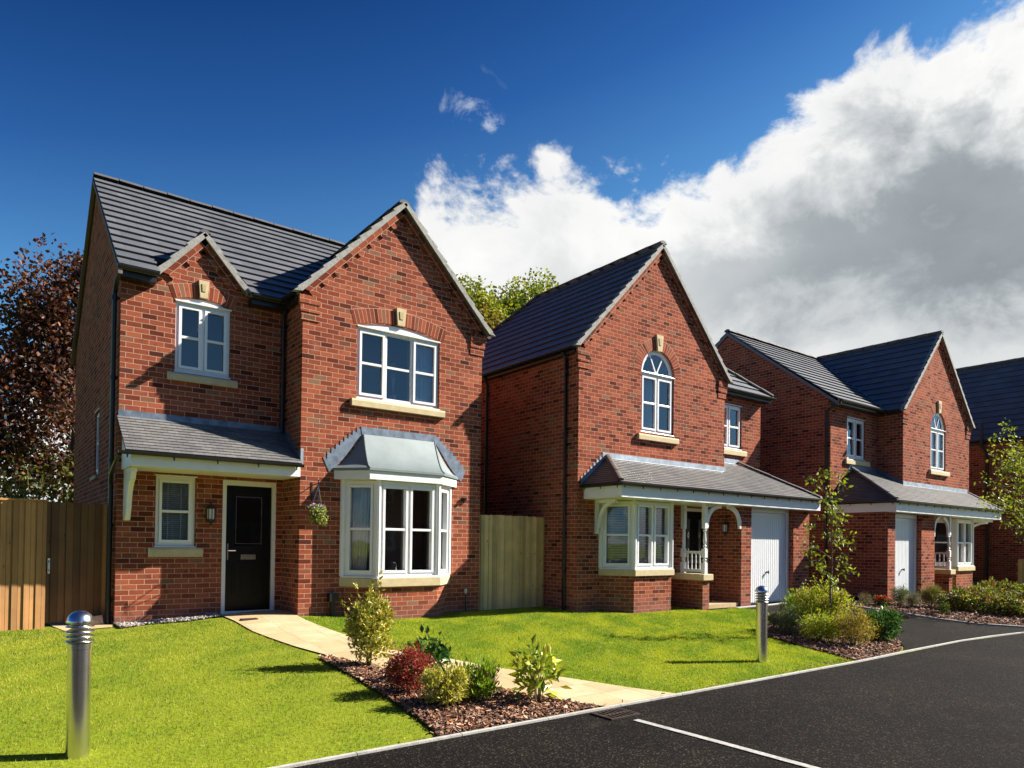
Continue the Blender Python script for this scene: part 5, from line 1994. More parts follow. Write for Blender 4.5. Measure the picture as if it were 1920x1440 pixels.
def smooth_noise(x, y, s=1.0, seed=0):
    r = np.random.default_rng(seed)
    out = np.zeros_like(x)
    for k in range(6):
        a = r.uniform(0, 2*np.pi); f = s*(1.3**k)*r.uniform(.8, 1.2); ph = r.uniform(0, 6.28)
        out += np.sin((x*np.cos(a)+y*np.sin(a))*f*2*np.pi+ph+1.3*np.sin((y*np.cos(a)-x*np.sin(a))*f*3.1+ph*2))/6
    return out


def grass(name, poly, n, label, c0, c1, hmin=.016, hmax=.036, seed=1, excl=()):
    r = np.random.default_rng(seed)
    xs = [p[0] for p in poly]; ys = [p[1] for p in poly]
    px = r.uniform(min(xs), max(xs), n*3); py = r.uniform(min(ys), max(ys), n*3)
    k = pip(px, py, poly)
    for e in excl: k &= ~pip(px, py, e)
    px, py = px[k][:n], py[k][:n]
    m = len(px)
    d = np.hypot(px-CAMPOS.x, py-CAMPOS.y)
    h = r.uniform(hmin, hmax, m)*(1+.25*smooth_noise(px, py, .5, 3))
    wd = .0013+.00022*d
    az = r.uniform(0, 2*np.pi, m)
    lean = r.uniform(.1, .75, m)
    la = r.uniform(0, 2*np.pi, m)
    z = gz(px, py)-.003
    v = np.zeros((m, 3, 3))
    v[:, 0] = np.stack([px-np.cos(az)*wd, py-np.sin(az)*wd, z], 1)
    v[:, 1] = np.stack([px+np.cos(az)*wd, py+np.sin(az)*wd, z], 1)
    v[:, 2] = np.stack([px+np.cos(la)*lean*h, py+np.sin(la)*lean*h, z+h*np.sqrt(1-np.minimum(lean, .9)**2*.6)], 1)
    t = np.clip(.48+1.1*smooth_noise(px, py, .35, 5)+.5*smooth_noise(px, py, 1.6, 9)+r.normal(0, .22, m), 0, 1)[:, None]
    c0 = np.array(c0); c1 = np.array(c1)
    col = c0*(1-t)+c1*t
    dry = r.random(m) < .05
    col[dry] = np.array([.46, .38, .14])
    dk = r.random(m) < .10
    col[dk] *= .5
    o = fast_mesh(name, v.reshape(-1, 3), 3, m, M['grass'], col)
    return tag(o, label, 'grass', kind='stuff')


LAWN1 = [(-14, -6.73), (-1.24, -6.73), (-1.18, -6.5), (-1.12, -6.15), (-1.05, -5.56), (-.98, -4.86), (-.94, -4.3), (-.92, -3.6), (-.88, -3.0), (-.88, -2.3), (-1.07, -.95), (-1.10, -.15), (-1.16, .35), (-1.5, .38), (-1.75, .40), (-2.25, .52), (-2.7, .22), (-3.32, .28), (-3.48, .96), (-14, 1.0)]
LAWN2 = [(1.93, -6.73), (1.66, -6.30), (1.34, -5.58), (.94, -4.77), (.64, -3.94), (.29, -3.10), (.13, -1.6), (0.0, -.42), (0.02, -.12), (.8, -.16), (1.25, -.5), (2.6, -.5), (3.1, -.12), (3.9, -.15), (4.2, -.0), (5.64, -.0), (5.66, -.97), (6.15, -1.0), (6.68, -1.62), (8.0, -1.62), (8.55, -1.25), (8.72, -1.88),
         (9.5, -1.88), (10.05, -1.75), (10.2, -2.2), (9.95, -2.72), (9.3, -3.2), (8.3, -3.77), (7.5, -4.17), (6.7, -4.76), (6.52, -5.28), (6.25, -5.95), (6.0, -6.73)]
grass('lawn_grass', LAWN1, 250000, 'mown yellow-green lawn left of the sandstone path', (.12, .20, .012), (.40, .40, .045), seed=2)
grass('lawn_grass', LAWN2, 260000, 'bright mown lawn right of the path in front of both houses', (.15, .27, .010), (.40, .45, .025), seed=4)


def chips(name, poly, n, pal, s0, s1, label, cat, seed, dz=.024, thickf=.3, excl=(), m='chips', zr=.02, name2=None, dens=None):
    r = np.random.default_rng(seed)
    xs = [p[0] for p in poly]; ys = [p[1] for p in poly]
    px = r.uniform(min(xs), max(xs), n*5); py = r.uniform(min(ys), max(ys), n*5)
    k = pip(px, py, poly)
    px, py = px[k][:n], py[k][:n]
    N = len(px)
    L = r.uniform(s0, s1, N); W = L*r.uniform(.2, .55, N); T = W*thickf
    az = r.uniform(0, 2*np.pi, N); ti = r.normal(0, .35, N); ro = r.normal(0, .5, N)
    ux = np.stack([np.cos(az)*np.cos(ti), np.sin(az)*np.cos(ti), np.sin(ti)], 1)
    sx = np.stack([-np.sin(az), np.cos(az), np.zeros(N)], 1)
    up = np.cross(ux, sx)
    s2 = sx*np.cos(ro)[:, None]+up*np.sin(ro)[:, None]
    n2 = np.cross(ux, s2)
    c = np.stack([px, py, gz(px, py)+dz+r.uniform(0, zr, N)], 1)
    a = ux*L[:, None]/2; b = s2*W[:, None]/2; e = n2*T[:, None]/2
    corner = {}
    for i, (sa, sb, se) in enumerate([(-1, -1, -1), (1, -.7, -1), (.8, 1, -1), (-1, .8, -1), (-1, -1, 1), (1, -.7, 1), (.8, 1, 1), (-1, .8, 1)]):
        corner[i] = c+a*sa+b*sb+e*se
    faces = [(3, 2, 1, 0), (4, 5, 6, 7), (0, 1, 5, 4), (1, 2, 6, 5), (2, 3, 7, 6), (3, 0, 4, 7)]
    v = np.stack([np.stack([corner[i] for i in f], 1) for f in faces], 1)   # N,6,4,3
    pal = np.array(pal)
    col = pal[r.integers(0, len(pal), N)]*r.uniform(.7, 1.25, (N, 1))
    col = np.repeat(col, 6, 0)
    o = fast_mesh(name, v.reshape(-1, 3), 4, N*6, M[m], col)
    return tag(o, label, cat, kind='stuff')


BARK = [(.24, .115, .06), (.13, .06, .038), (.36, .20, .12), (.07, .035, .024), (.50, .34, .24), (.32, .13, .05), (.17, .09, .06)]
chips('bark_mulch', BED1, 6500, BARK, .02, .065, 'reddish brown bark mulch in the bed beside the sandstone path', 'bark mulch', 21)
chips('bark_mulch', BED2, 5500, BARK, .03, .08, 'bark mulch under the shrubs beside the second bollard', 'bark mulch', 22)
chips('bark_mulch', BED3[:8]+[(16.5, -7.4), (20, -7), (20, -3.9), (16.6, -3.8), (15.2, -3.26)], 9000, BARK, .035, .09, 'bark mulch in the long bed across the driveway', 'bark mulch', 23)
chips('gravel_stones', GRAVEL, 1500, [(.38, .34, .30), (.28, .24, .21), (.48, .44, .40), (.20, .17, .15)], .025, .06, 'strip of pale gravel along the foot of the wall', 'gravel', 24, thickf=.8)
chips('fallen_leaves', [(-1.6, -6.72), (-1.6, -6.62), (-.2, -6.66), (.78, -6.70), (1.95, -6.70), (6.1, -6.58), (7.6, -6.5), (7.9, -6.66), (6, -6.73)], 150, [(.36, .16, .06), (.42, .24, .09), (.28, .10, .05)], .02, .05, 'dry brown leaf scraps along the kerb edge', 'leaves', 25, dz=.03, thickf=.1, m='chips')


# ================================================================ PLANTS
def norm(a):
    return a/np.maximum(np.linalg.norm(a, axis=1, keepdims=True), 1e-9)


def leaf_mesh(name, parent, P, D, L, W, cols, m='leaf', fold=.25, r=None, droop=0.0):
    """one folded leaf of four triangles at every point P with direction D"""
    n = len(P)
    r = r or np.random.default_rng(1)
    rv = norm(r.normal(size=(n, 3)))
    S = norm(np.cross(D, rv)); U = np.cross(S, D)
    flip = U[:, 2] < 0
    U[flip] *= -1
    L = np.asarray(L).reshape(-1, 1)*np.ones((n, 1)); W = np.asarray(W).reshape(-1, 1)*np.ones((n, 1))
    tip = P+D*L-np.array([0, 0, 1])*L*droop
    mid = P+D*L*.45-np.array([0, 0, 1])*L*droop*.2
    lf = mid+S*W/2+U*fold*W*.5; rt = mid-S*W/2+U*fold*W*.5
    v = np.stack([P, rt, mid, P, mid, lf, rt, tip, mid, mid, tip, lf], 1).reshape(-1, 3)
    col = np.repeat(cols, 4, 0)
    return fast_mesh(name, v, 3, n*4, M[m], col, parent)


def pick(pal, n, r, jit=.18):
    pal = np.array(pal, float)
    c = pal[r.integers(0, len(pal), n)]
    return np.clip(c*r.uniform(1-jit, 1+jit, (n, 1)), 0, 1)


def blob_points(blobs, n, r, shell=.45):
    """points in the outer part of lumpy ellipsoids (cx,cy,cz,rx,ry,rz)"""
    b = np.array(blobs, float)
    w = (b[:, 3]*b[:, 4]*b[:, 5])**.67
    idx = r.choice(len(b), n, p=w/w.sum())
    d = norm(r.normal(size=(n, 3)))
    rad = r.uniform(0, 1, n)**shell
    lump = 1+.22*np.sin(d[:, 0]*5+idx)*np.cos(d[:, 1]*6+2*idx)+.12*np.sin(d[:, 2]*9+idx*3)
    c = b[idx]
    P = c[:, :3]+d*c[:, 3:6]*(rad*lump)[:, None]
    return P, d


def shrub(name, x, y, w, h, pal, n, L, W, label, cat='shrub', seed=1, m='leaf', up=.5, blobs=None, stems=9, fl=None, stemr=.004,
          low=.02, shell=.5, outw=.8, rnd=.7, group=None, depth=None, fold=.25, droop=0.0, stemcol='stem'):
    r = np.random.default_rng(seed)
    z = gzf(x, y)+.03
    o = empty(name, (x, y, z), label, cat, group)
    dp = depth or w
    if blobs is None:
        blobs = [(0, 0, h*(.46+low/2), w*.47, dp*.47, h*(.5-low/2)), (0, 0, h*.28, w*.44, dp*.44, h*.28)]
        for k in range(9):
            a = r.uniform(0, 6.28)
            blobs.append((math.cos(a)*w*.3, math.sin(a)*dp*.3, h*r.uniform(.25, .80), w*.20, dp*.20, h*.20))
    B = [(x+a, y+b, z+c, d, e, f) for a, b, c, d, e, f in blobs]
    P, d = blob_points(B, n, r, shell)
    P[:, 2] = np.maximum(P[:, 2], z+.02)
    sm = MB()
    # stray shoots break the outline
    ns = max(8, int(w*22)); per = max(5, int(n*.0045))
    cx, cy, cz = x, y, z+h*.35
    for k in range(ns):
        a = r.uniform(0, 6.28); e_ = r.uniform(.15, 1.35)
        v = np.array([math.cos(a)*math.cos(e_)*w*.5, math.sin(a)*math.cos(e_)*dp*.5, math.sin(e_)*h*.66])
        f = r.uniform(1.02, 1.32)
        c0_ = np.array([cx, cy, cz])
        ts = r.uniform(.6, f, per)
        q = c0_+v*ts[:, None]+r.normal(size=(per, 3))*L*.22
        j = r.choice(n, per, replace=False)
        P[j] = q; d[j] = norm(np.tile(v, (per, 1)))
        sm.tube([tuple(c0_+v*.3), tuple(c0_+v*f)], [stemr*.7, stemr*.25], 4)
    P[:, 2] = np.maximum(P[:, 2], z+.02)
    D = norm(d*outw+r.normal(size=(n, 3))*rnd+np.array([0, 0, up]))
    sz = r.uniform(.65, 1.25, n)
    cols = pick(pal, n, r)
    for k in range(stems):
        a = r.uniform(0, 6.28); rr = r.uniform(.1, .38)*w
        t = (x+math.cos(a)*rr, y+math.sin(a)*rr*dp/w, z+h*r.uniform(.55, .85))
        mdl = (x+math.cos(a)*rr*.35+r.normal()*.01, y+math.sin(a)*rr*.35, z+h*.35)
        sm.tube([(x+math.cos(a)*.02, y+math.sin(a)*.02, z-.05), mdl, t], [stemr*1.6, stemr, stemr*.5], 5)
    sm.build('stems', M[stemcol], o, smooth=True)
    leaf_mesh('foliage', o, P, D, L*sz, W*sz, cols, m, fold, r, droop)
    if fl:
        fpal, fn, fs, top = fl
        P, d = blob_points(B, fn*4, r, .15)
        k = np.argsort(-(P[:, 2]+r.normal(size=len(P))*h*top))[:fn]
        P = P[k]; d = norm(d[k]+np.array([0, 0, .8]))
        # rosettes of five petals
        Pp = np.repeat(P, 5, 0)
        a = np.tile(np.arange(5)*2*np.pi/5, len(P))
        e1 = norm(np.cross(np.repeat(d, 5, 0), np.array([.3, .2, .9])+0*Pp)); e2 = np.cross(np.repeat(d, 5, 0), e1)
        Dd = norm(e1*np.cos(a)[:, None]+e2*np.sin(a)[:, None]+np.repeat(d, 5, 0)*.45)
        fc = np.repeat(pick(fpal, len(P), r, .15), 5, 0)
        leaf_mesh('flowers', o, Pp, Dd, fs, fs*.8, fc, 'leaf', .2, r)
    return o


def grow_tree(o, x, y, z0, height, spread, seed, trunk_r, levels=3, nb=7, first=.3, lean=(0, 0), bend=.12, upb=.9):
    """trunk part, limbs part; returns twig end points"""
    r = np.random.default_rng(seed)
    tr = MB()
    pts, rad = [], []
    K = 9
    for i in range(K+1):
        t = i/K
        pts.append(Vector((x+lean[0]*t+r.normal()*.012*height*bend*3*(t > 0), y+lean[1]*t+r.normal()*.012*height*bend*3*(t > 0), z0-.1+(height*.86+.1)*t)))
        rad.append(trunk_r*(1-t)**.8*(1.0)+trunk_r*.12)
    tr.tube(pts, rad, 9)
    tr.build('trunk', M['bark'], o, smooth=True)
    lm = MB(); tips = []
    def branch(p, d, L, rr, lev):
        q = [p]; dd = d.copy(); n = 5
        for i in range(n):
            dd = (dd+Vector(r.normal(size=3))*.16+Vector((0, 0, .06*upb))).normalized()
            q.append(q[-1]+dd*L/n)
            if lev <= 1 or i >= 2: tips.append((q[-1].copy(), dd.copy()))
        lm.tube(q, [rr*(1-.8*i/n) for i in range(n+1)], 5)
        if lev > 0:
            for k in range(4 if lev > 1 else 3):
                j = int(r.integers(1, n+1))
                nd = (dd+Vector(r.normal(size=3))*.75).normalized()
                branch(q[j], nd, L*r.uniform(.45, .65), rr*.5, lev-1)
    for k in range(nb):
        t = first+(1-first)*(k+.5)/nb
        p = pts[0].lerp(pts[-1], t)
        i = min(K-1, int(t*K)); p = pts[i].lerp(pts[i+1], t*K-i)
        a = k*2.399+r.uniform(-.4, .4)
        d = Vector((math.cos(a), math.sin(a), .55*upb+.5*t)).normalized()
        branch(p, d, spread*(1.05-.5*t)*r.uniform(.8, 1.15), trunk_r*.42*(1.15-t*.7), levels-1)
    lm.build('limbs', M['bark'], o, smooth=True)
    return tips


def tree(name, x, y, height, spread, label, pal, nleaf, L, W, seed, trunk_r=.12, levels=3, nb=9, first=.25, clump=.35, z0=None,
         group=None, extra_blobs=None, m='leaf', cat='tree', pal2=None, zsplit=None, lean=(0, 0), up=.2):
    z0 = gzf(x, y) if z0 is None else z0
    o = empty(name, (x, y, z0), label, cat, group)
    tips = grow_tree(o, x, y, z0, height, spread, seed, trunk_r, levels, nb, first, lean)
    r = np.random.default_rng(seed+77)
    T = np.array([tuple(t[0]) for t in tips]); Dr = np.array([tuple(t[1]) for t in tips])
    if extra_blobs:
        P, d = blob_points(extra_blobs, int(nleaf*.5), r, .4)
        n1 = nleaf-len(P)
    else:
        P = np.zeros((0, 3)); d = np.zeros((0, 3)); n1 = nleaf
    idx = r.integers(0, len(T), n1)
    off = norm(r.normal(size=(n1, 3)))*(r.uniform(0, 1, n1)**.5*clump)[:, None]
    P = np.concatenate([T[idx]+off*[1, 1, .7], P]); d = np.concatenate([norm(off), d])
    D = norm(d*.6+r.normal(size=P.shape)*.8+np.array([0, 0, up]))
    sz = r.uniform(.6, 1.2, len(P))
    cols = pick(pal, len(P), r, .3)
    if pal2 is not None:
        k = P[:, 2]+r.normal(size=len(P))*.5 < zsplit
        cols[k] = pick(pal2, int(k.sum()), r, .3)
    leaf_mesh('crown', o, P, D, L*sz, W*sz, cols, m, .25, r, .1)
    return o


# the bed by the path
shrub('variegated_shrub', -.52, -3.91, .62, 1.0, [(.52, .46, .06), (.58, .52, .10), (.18, .24, .03), (.34, .33, .04), (.62, .56, .18)], 3400, .058, .026,
      'tall bushy variegated shrub with cream and gold leaves, highest in its bed', seed=31, m='glossleaf', stems=14, low=.25,
      blobs=[(0, 0, .52, .27, .26, .28), (-.14, .05, .45, .15, .15, .2), (.15, -.02, .58, .15, .15, .22), (.0, 0, .80, .06, .06, .14), (.01, .0, .93, .025, .025, .09), (.20, 0, .70, .05, .05, .12), (-.17, 0, .66, .06, .06, .13), (.18, .0, .20, .16, .14, .14), (-.22, 0, .52, .08, .08, .09), (-.06, 0, .22, .18, .18, .16)])
shrub('red_leaved_shrub', -.72, -5.31, .54, .50, [(.46, .035, .045), (.32, .03, .035), (.20, .07, .03), (.36, .10, .06), (.12, .08, .025)], 4200, .032, .016,
      'crimson leaved small shrub left of the dark glossy plant', seed=32, stems=14,
      fl=([(.55, .03, .07), (.45, .02, .05)], 170, .014, .3))
shrub('dark_green_plant', -.25, -4.90, .42, .52, [(.04, .12, .02), (.06, .17, .03), (.03, .08, .02)], 260, .13, .05,
      'dark green broad-leaved plant behind the crimson shrub', 'plant', seed=33, m='glossleaf', droop=.25, stems=8)
shrub('golden_shrub', -.66, -5.90, .50, .38, [(.62, .54, .10), (.50, .48, .07), (.26, .32, .04), (.66, .60, .22)], 3400, .040, .019,
      'low gold and cream variegated shrub at the front between red and green ones', seed=34, stems=12)
shrub('budding_shrub', -.27, -5.90, .47, .40, [(.22, .38, .03), (.34, .48, .04), (.12, .22, .02)], 2000, .064, .018,
      'leafy green shrub with small pink buds, right of the golden one', seed=35, up=1.3, outw=.6, rnd=.4, stems=14,
      fl=([(.45, .16, .16), (.55, .28, .26)], 40, .016, .4))
shrub('laurel_plant', .28, -6.25, .50, .56, [(.52, .56, .04), (.36, .44, .03), (.18, .28, .02), (.58, .58, .10)], 230, .14, .052,
      'upright plant with large yellow-green pointed leaves nearest the drain grate', 'plant', seed=36, m='glossleaf', up=.6, stems=7, stemr=.006, droop=.12, low=.18)
# the bed beside the second bollard
GREY = [(.17, .20, .12), (.12, .15, .08), (.24, .27, .18), (.09, .11, .06)]
shrub('lavender_mound', 7.62, -4.36, .40, .32, [(.10, .13, .08), (.07, .10, .05), (.15, .18, .12)], 2200, .045, .007, 'small dark grey-green mound just right of the second bollard', seed=41, up=.9)
shrub('lavender_mound', 7.30, -4.86, .50, .42, GREY, 3200, .05, .008, 'round pale grey-green mound, largest of the grey ones in its bed', seed=42, up=.9)
shrub('lavender_mound', 9.75, -3.36, .44, .36, GREY, 2200, .055, .009, 'grey-green mound at the back of its bed, closest to the garage', seed=43, up=.9)
shrub('strap_leaved_plant', 9.45, -3.62, .30, .42, [(.26, .42, .04), (.20, .34, .03)], 160, .17, .03, 'tuft of bright green upright leaves beside the rearmost grey mound', 'plant', seed=44, up=1.5, outw=.5, rnd=.4)
shrub('spreading_conifer', 8.95, -4.12, .85, .42, [(.07, .12, .04), (.12, .18, .06), (.18, .24, .09)], 4200, .05, .012, 'wide dark green spreading shrub behind the yellow-green bush', seed=45, depth=.7)
shrub('golden_bush', 7.15, -5.50, .74, .50, [(.42, .48, .03), (.26, .34, .02), (.52, .54, .06), (.14, .18, .02)], 4600, .042, .018, 'low olive-green bush in front of the grey mounds', seed=46)
shrub('spiraea_bush', 8.10, -5.02, 1.12, .90, [(.58, .60, .03), (.42, .50, .025), (.24, .32, .02), (.62, .62, .06), (.10, .14, .015)], 9500, .050, .021, 'largest yellow-green bush with pale pink flower heads on top', seed=47, stems=20,
      fl=([(.55, .30, .30), (.45, .26, .24), (.60, .42, .38)], 230, .022, .10))
shrub('bronze_bush', 7.30, -6.02, .78, .66, [(.40, .30, .05), (.50, .46, .05), (.28, .28, .03), (.46, .22, .05), (.16, .18, .03)], 5600, .032, .014, 'airy bush of bronze and yellow leaves closest to the kerb', seed=48, stems=22, shell=.6)
shrub('glossy_shrub', 8.40, -5.95, .66, .50, [(.05, .13, .03), (.08, .19, .04), (.14, .28, .05)], 1300, .10, .036, 'dark glossy green shrub at the right end of its bed by the driveway', seed=49, m='glossleaf')
# the long bed across the driveway
shrub('dry_heather', 13.44, -3.20, .32, .32, [(.26, .20, .12), (.20, .16, .10), (.16, .15, .08)], 1400, .04, .006, 'small brown-grey heather left of the red flowers', 'plant', seed=51, up=1)
shrub('red_flowering_plant', 13.80, -3.45, .44, .26, [(.05, .12, .02), (.08, .17, .03)], 900, .045, .022, 'low plant covered in bright red flowers', 'plant', seed=52, fl=([(.62, .015, .02), (.50, .01, .02)], 75, .036, .12))
shrub('lavender_bush', 14.45, -3.62, .46, .46, GREY, 2400, .07, .008, 'taller silvery lavender in front of the third garage, right of the red flowers', seed=53, up=1.4)
shrub('lavender_bush', 14.10, -4.05, .34, .38, [(.20, .20, .14), (.14, .15, .09), (.24, .20, .18)], 1700, .06, .007, 'smaller dull lavender between silvery one and brown grass tuft', seed=54, up=1.4)
shrub('ornamental_grass', 14.75, -4.20, .46, .48, [(.36, .28, .13), (.22, .22, .08), (.14, .18, .05)], 1900, .16, .007, 'tuft of tan feathery grass before the third porch', 'plant', seed=55, up=2.0, outw=.5, rnd=.3)
shrub('young_shrub', 13.82, -4.85, .28, .25, [(.24, .30, .04), (.14, .20, .03)], 600, .045, .018, 'single small olive shrub standing alone in the bark of the long bed', seed=56)
RP = [(15.0, -4.75), (15.25, -5.55), (15.95, -5.05), (16.5, -5.85), (16.85, -4.6), (17.6, -5.3), (18.4, -4.5), (18.6, -5.9), (19.6, -4.8), (20.6, -5.4), (15.9, -6.3), (21.6, -4.7)]
rose0 = None
for i, (a, b) in enumerate(RP):
    if rose0 is None:
        rose0 = shrub('rose_bush', a, b, 1.05, .46, [(.09, .15, .03), (.18, .25, .04), (.32, .36, .06), (.20, .10, .04), (.05, .08, .02)], 2000, .075, .042,
                      'low spreading rose bush with small peach flowers, in the long bed across the driveway', seed=60, group='rose bushes in the long bed',
                      fl=([(.62, .38, .28), (.55, .22, .16), (.60, .08, .06)], 60, .028, .15))
        continue
    c = rose0.copy(); COL.objects.link(c); c.location = (a, b, gzf(a, b)+.03)
    c.rotation_euler = (0, 0, i*1.3); c.scale = (1+.1*math.sin(i), 1, 1+.12*math.cos(i*2))
    for ch in list(rose0.children):
        k = ch.copy(); COL.objects.link(k); k.parent = c

# trees
tree('copper_beech', -2.0, 15.0, 10.6, 3.3, 'tall copper-leaved tree behind the left fence', [(.075, .022, .016), (.12, .038, .022), (.05, .02, .014), (.20, .075, .035), (.035, .02, .012)],
     30000, .17, .12, 71, trunk_r=.22, levels=3, nb=17, first=.12, clump=.6,
     extra_blobs=[(-2.3, 15, 8.6, 2.3, 2.4, 2.1), (-3.4, 14.4, 6.4, 1.7, 1.6, 1.5), (-4.3, 14.6, 4.6, 1.2, 1.4, 1.0), (-2.6, 14.5, 3.6, 2.2, 1.8, 1.0)], pal2=[(.05, .05, .015), (.12, .14, .02), (.08, .03, .02)], zsplit=4.0)
shrub('hedge_shrub', -3.4, 9.5, 2.4, 2.6, [(.07, .11, .015), (.15, .19, .02), (.04, .06, .01)], 3600, .11, .06, 'green leafy hedge bush showing over the left fence below the copper tree', seed=72, depth=1.6, stemr=.02)
tree('maple_tree', 12.9, 15.0, 13.2, 2.5, 'yellow-green tree with rust lower leaves behind the gap between first two houses', [(.34, .38, .03), (.22, .28, .02), (.44, .44, .05), (.12, .16, .02)], 15000, .17, .13, 73, trunk_r=.2, nb=14, first=.45, clump=.5,
     pal2=[(.28, .12, .05), (.20, .16, .04), (.34, .20, .08)], zsplit=11.9, extra_blobs=[(12.9, 15, 12.2, 1.7, 1.6, 1.3), (14.0, 15, 12.2, .9, 1.2, 1.0)])
tree('maple_tree', 17.9, 16.0, 14.9, 3.1, 'fuller bright green tree rising behind the middle roof', [(.38, .42, .03), (.20, .28, .02), (.48, .48, .05), (.08, .13, .02)], 17000, .17, .13, 74, trunk_r=.22, nb=14, first=.5, clump=.5,
     extra_blobs=[(18.2, 16, 13.6, 2.3, 2, 1.6), (16.4, 16, 12.8, 1.6, 1.6, 1.4)])
tree('young_tree', 7.80, -5.35, 3.3, .62, 'slender young tree with sparse green leaves rising behind the yellow-green bushes', [(.30, .38, .04), (.18, .26, .03), (.38, .42, .05), (.10, .15, .02)], 620, .088, .044, 75, trunk_r=.020, levels=2, nb=17, first=.22, clump=.11, up=.0)
tree('young_tree', 15.9, -5.9, 4.2, 1.6, 'leafy young tree at the right edge in front of the farthest house', [(.30, .38, .04), (.18, .26, .025), (.40, .44, .07)], 2000, .10, .05, 76, trunk_r=.045, levels=2, nb=18, first=.42, clump=.18, up=.3)

# hanging basket
bx_, by_, bz_ = .212, -.31, 2.20
hbk = empty('hanging_basket', (bx_, by_, 2.02), 'hanging basket of pink and blue flowers with trailing cream ivy', 'basket')
c = MB(); c.lathe((bx_, by_, bz_-.14), [(.02, 0), (.08, .02), (.115, .07), (.135, .13)], 14)
c.build('basket', M['basket'], hbk)
c = MB()
for k in range(3):
    a = k*2.094+.5
    c.tube([(bx_+.13*math.cos(a), by_+.13*math.sin(a), bz_-.01), (bx_, by_, 2.645)], .004, 4)
c.build('chain', M['chrome'], hbk)
r = np.random.default_rng(80)
P, d = blob_points([(bx_, by_, bz_+.03, .15, .15, .07), (bx_-.09, by_, bz_-.10, .06, .06, .10), (bx_+.09, by_-.03, bz_-.13, .06, .06, .13), (bx_+.0, by_-.08, bz_-.12, .07, .05, .08), (bx_-.04, by_-.1, bz_-.02, .12, .06, .08)], 620, r)
leaf_mesh('foliage', hbk, P, norm(d+r.normal(size=P.shape)*.6-np.array([0, 0, .4])), .042, .03, pick([(.42, .45, .10), (.55, .55, .25), (.20, .32, .04), (.12, .20, .03)], len(P), r), 'leaf', .2, r)
P, d = blob_points([(bx_, by_, bz_+.09, .14, .14, .035)], 30, r, .2)
P = np.repeat(P, 5, 0); a = np.tile(np.arange(5)*1.2566, 30)
D = norm(np.stack([np.cos(a), np.sin(a)*.8-.4, np.sin(a)*.6+.3], 1))
leaf_mesh('flowers', hbk, P, D, .026, .024, np.repeat(pick([(.62, .06, .30), (.16, .10, .55), (.60, .30, .50), (.35, .30, .70), (.6, .55, .6)], 30, r), 5, 0), 'leaf', .2, r)

# ---------------------------------------------------------------- bollards
def bollard(x, y, label):
    z = gzf(x, y)
    H = 1.10
    o = empty('bollard_light', (x, y, z), label, 'bollard', 'steel bollard lights on the lawns')
    R = .079
    c = MB(); c.lathe((x, y, z-.05), [(R, 0), (R, .05+H*.735)], 32); c.build('post', M['steel'], o, smooth=True)
    c = MB(); c.lathe((x, y, z), [(R+.004, H*.737), (R+.004, H*.775), (R-.004, H*.779), (R-.02, H*.781)], 32); c.build('collar', M['steel'], o, smooth=True)
    c = MB(); c.lathe((x, y, z), [(R-.022, H*.76), (R-.022, H*.92)], 24); c.build('lens', M['lampglass'], o, smooth=True)
    for i in range(4):
        zz = H*(.797+.0335*i)
        c = MB(); c.lathe((x, y, z+zz), [(R-.025, .012), (R-.012, .010), (R+.016, -.006), (R+.018, -.010), (R+.012, -.008), (R-.025, .004)], 32)
        c.build('louvre', M['steel'], o, smooth=True)
    c = MB()
    prof = [(R+.013, H*.918), (R+.015, H*.925)]
    for k in range(1, 11):
        t = k/10*math.pi/2
        prof.append(((R+.010)*math.cos(t)+.0005, H*.927+H*.073*math.sin(t)))
    c.lathe((x, y, z), prof, 32); c.build('dome_cap', M['steel'], o, smooth=True)
    c = MB(); c.tube([(x+.0, y-R+.018, z+H*.78), (x, y-R+.018, z+H*.925)], .006, 5)
    c.build('rod', M['steel'], o)
    return o


bollard(-3.79, -5.72, 'large brushed steel bollard light nearest the camera, left of the path')
bollard(4.60, -6.05, 'brushed steel bollard light farther off, beside the shrub bed and garage drive')

# ---------------------------------------------------------------- fences
def fence(name, x0, x1, y, z0, z1, m, label, cat, board=.10, cap=False, seed=3, jagged=0.0):
    r = random.Random(seed)
    o = empty(name, ((x0+x1)/2, y, z0), label, cat)
    c = MB(); x = x0; k = 0
    while x < x1-.01:
        w_ = min(board, x1-x)
        f = .010*(k % 2)+r.uniform(0, .006)
        zt = z1-r.uniform(0, jagged)
        u = k*board
        for face, uv in (([(x, y-f-.02, z0), (x+w_-.004, y-f-.012, z0), (x+w_-.004, y-f-.012, zt), (x, y-f-.02, zt)], [(u+.002, z0), (u+w_-.006, z0), (u+w_-.006, zt), (u+.002, zt)]),):
            c.face(face, uv)
        c.face([(x, y, z0), (x, y-f-.02, z0), (x, y-f-.02, zt), (x, y, zt)], [(u, z0), (u+.02, z0), (u+.02, zt), (u, zt)])
        c.face([(x+w_-.004, y-f-.012, z0), (x+w_-.004, y, z0), (x+w_-.004, y, zt), (x+w_-.004, y-f-.012, zt)], [(u, z0), (u+.02, z0), (u+.02, zt), (u, zt)])
        c.face([(x, y-f-.02, zt), (x+w_-.004, y-f-.012, zt), (x+w_-.004, y, zt), (x, y, zt)], [(u, z0), (u+.08, z0), (u+.08, z0+.02), (u, z0+.02)])
        x += board; k += 1
    c.face([(x1, y+.004, z0), (x0, y+.004, z0), (x0, y+.004, z1-jagged), (x1, y+.004, z1-jagged)])
    c.build('boards', M[m], o)
    for zz in (z0+.3, (z0+z1)/2, z1-.25):
        c = MB(); c.box(x0, x1, y+.006, y+.05, zz, zz+.09); c.build('rail', M[m], o)
    if cap:
        c = MB(); c.box(x0-.02, x1+.02, y-.05, y+.06, z1+.001, z1+.03); c.build('cap', M[m], o)
    return o


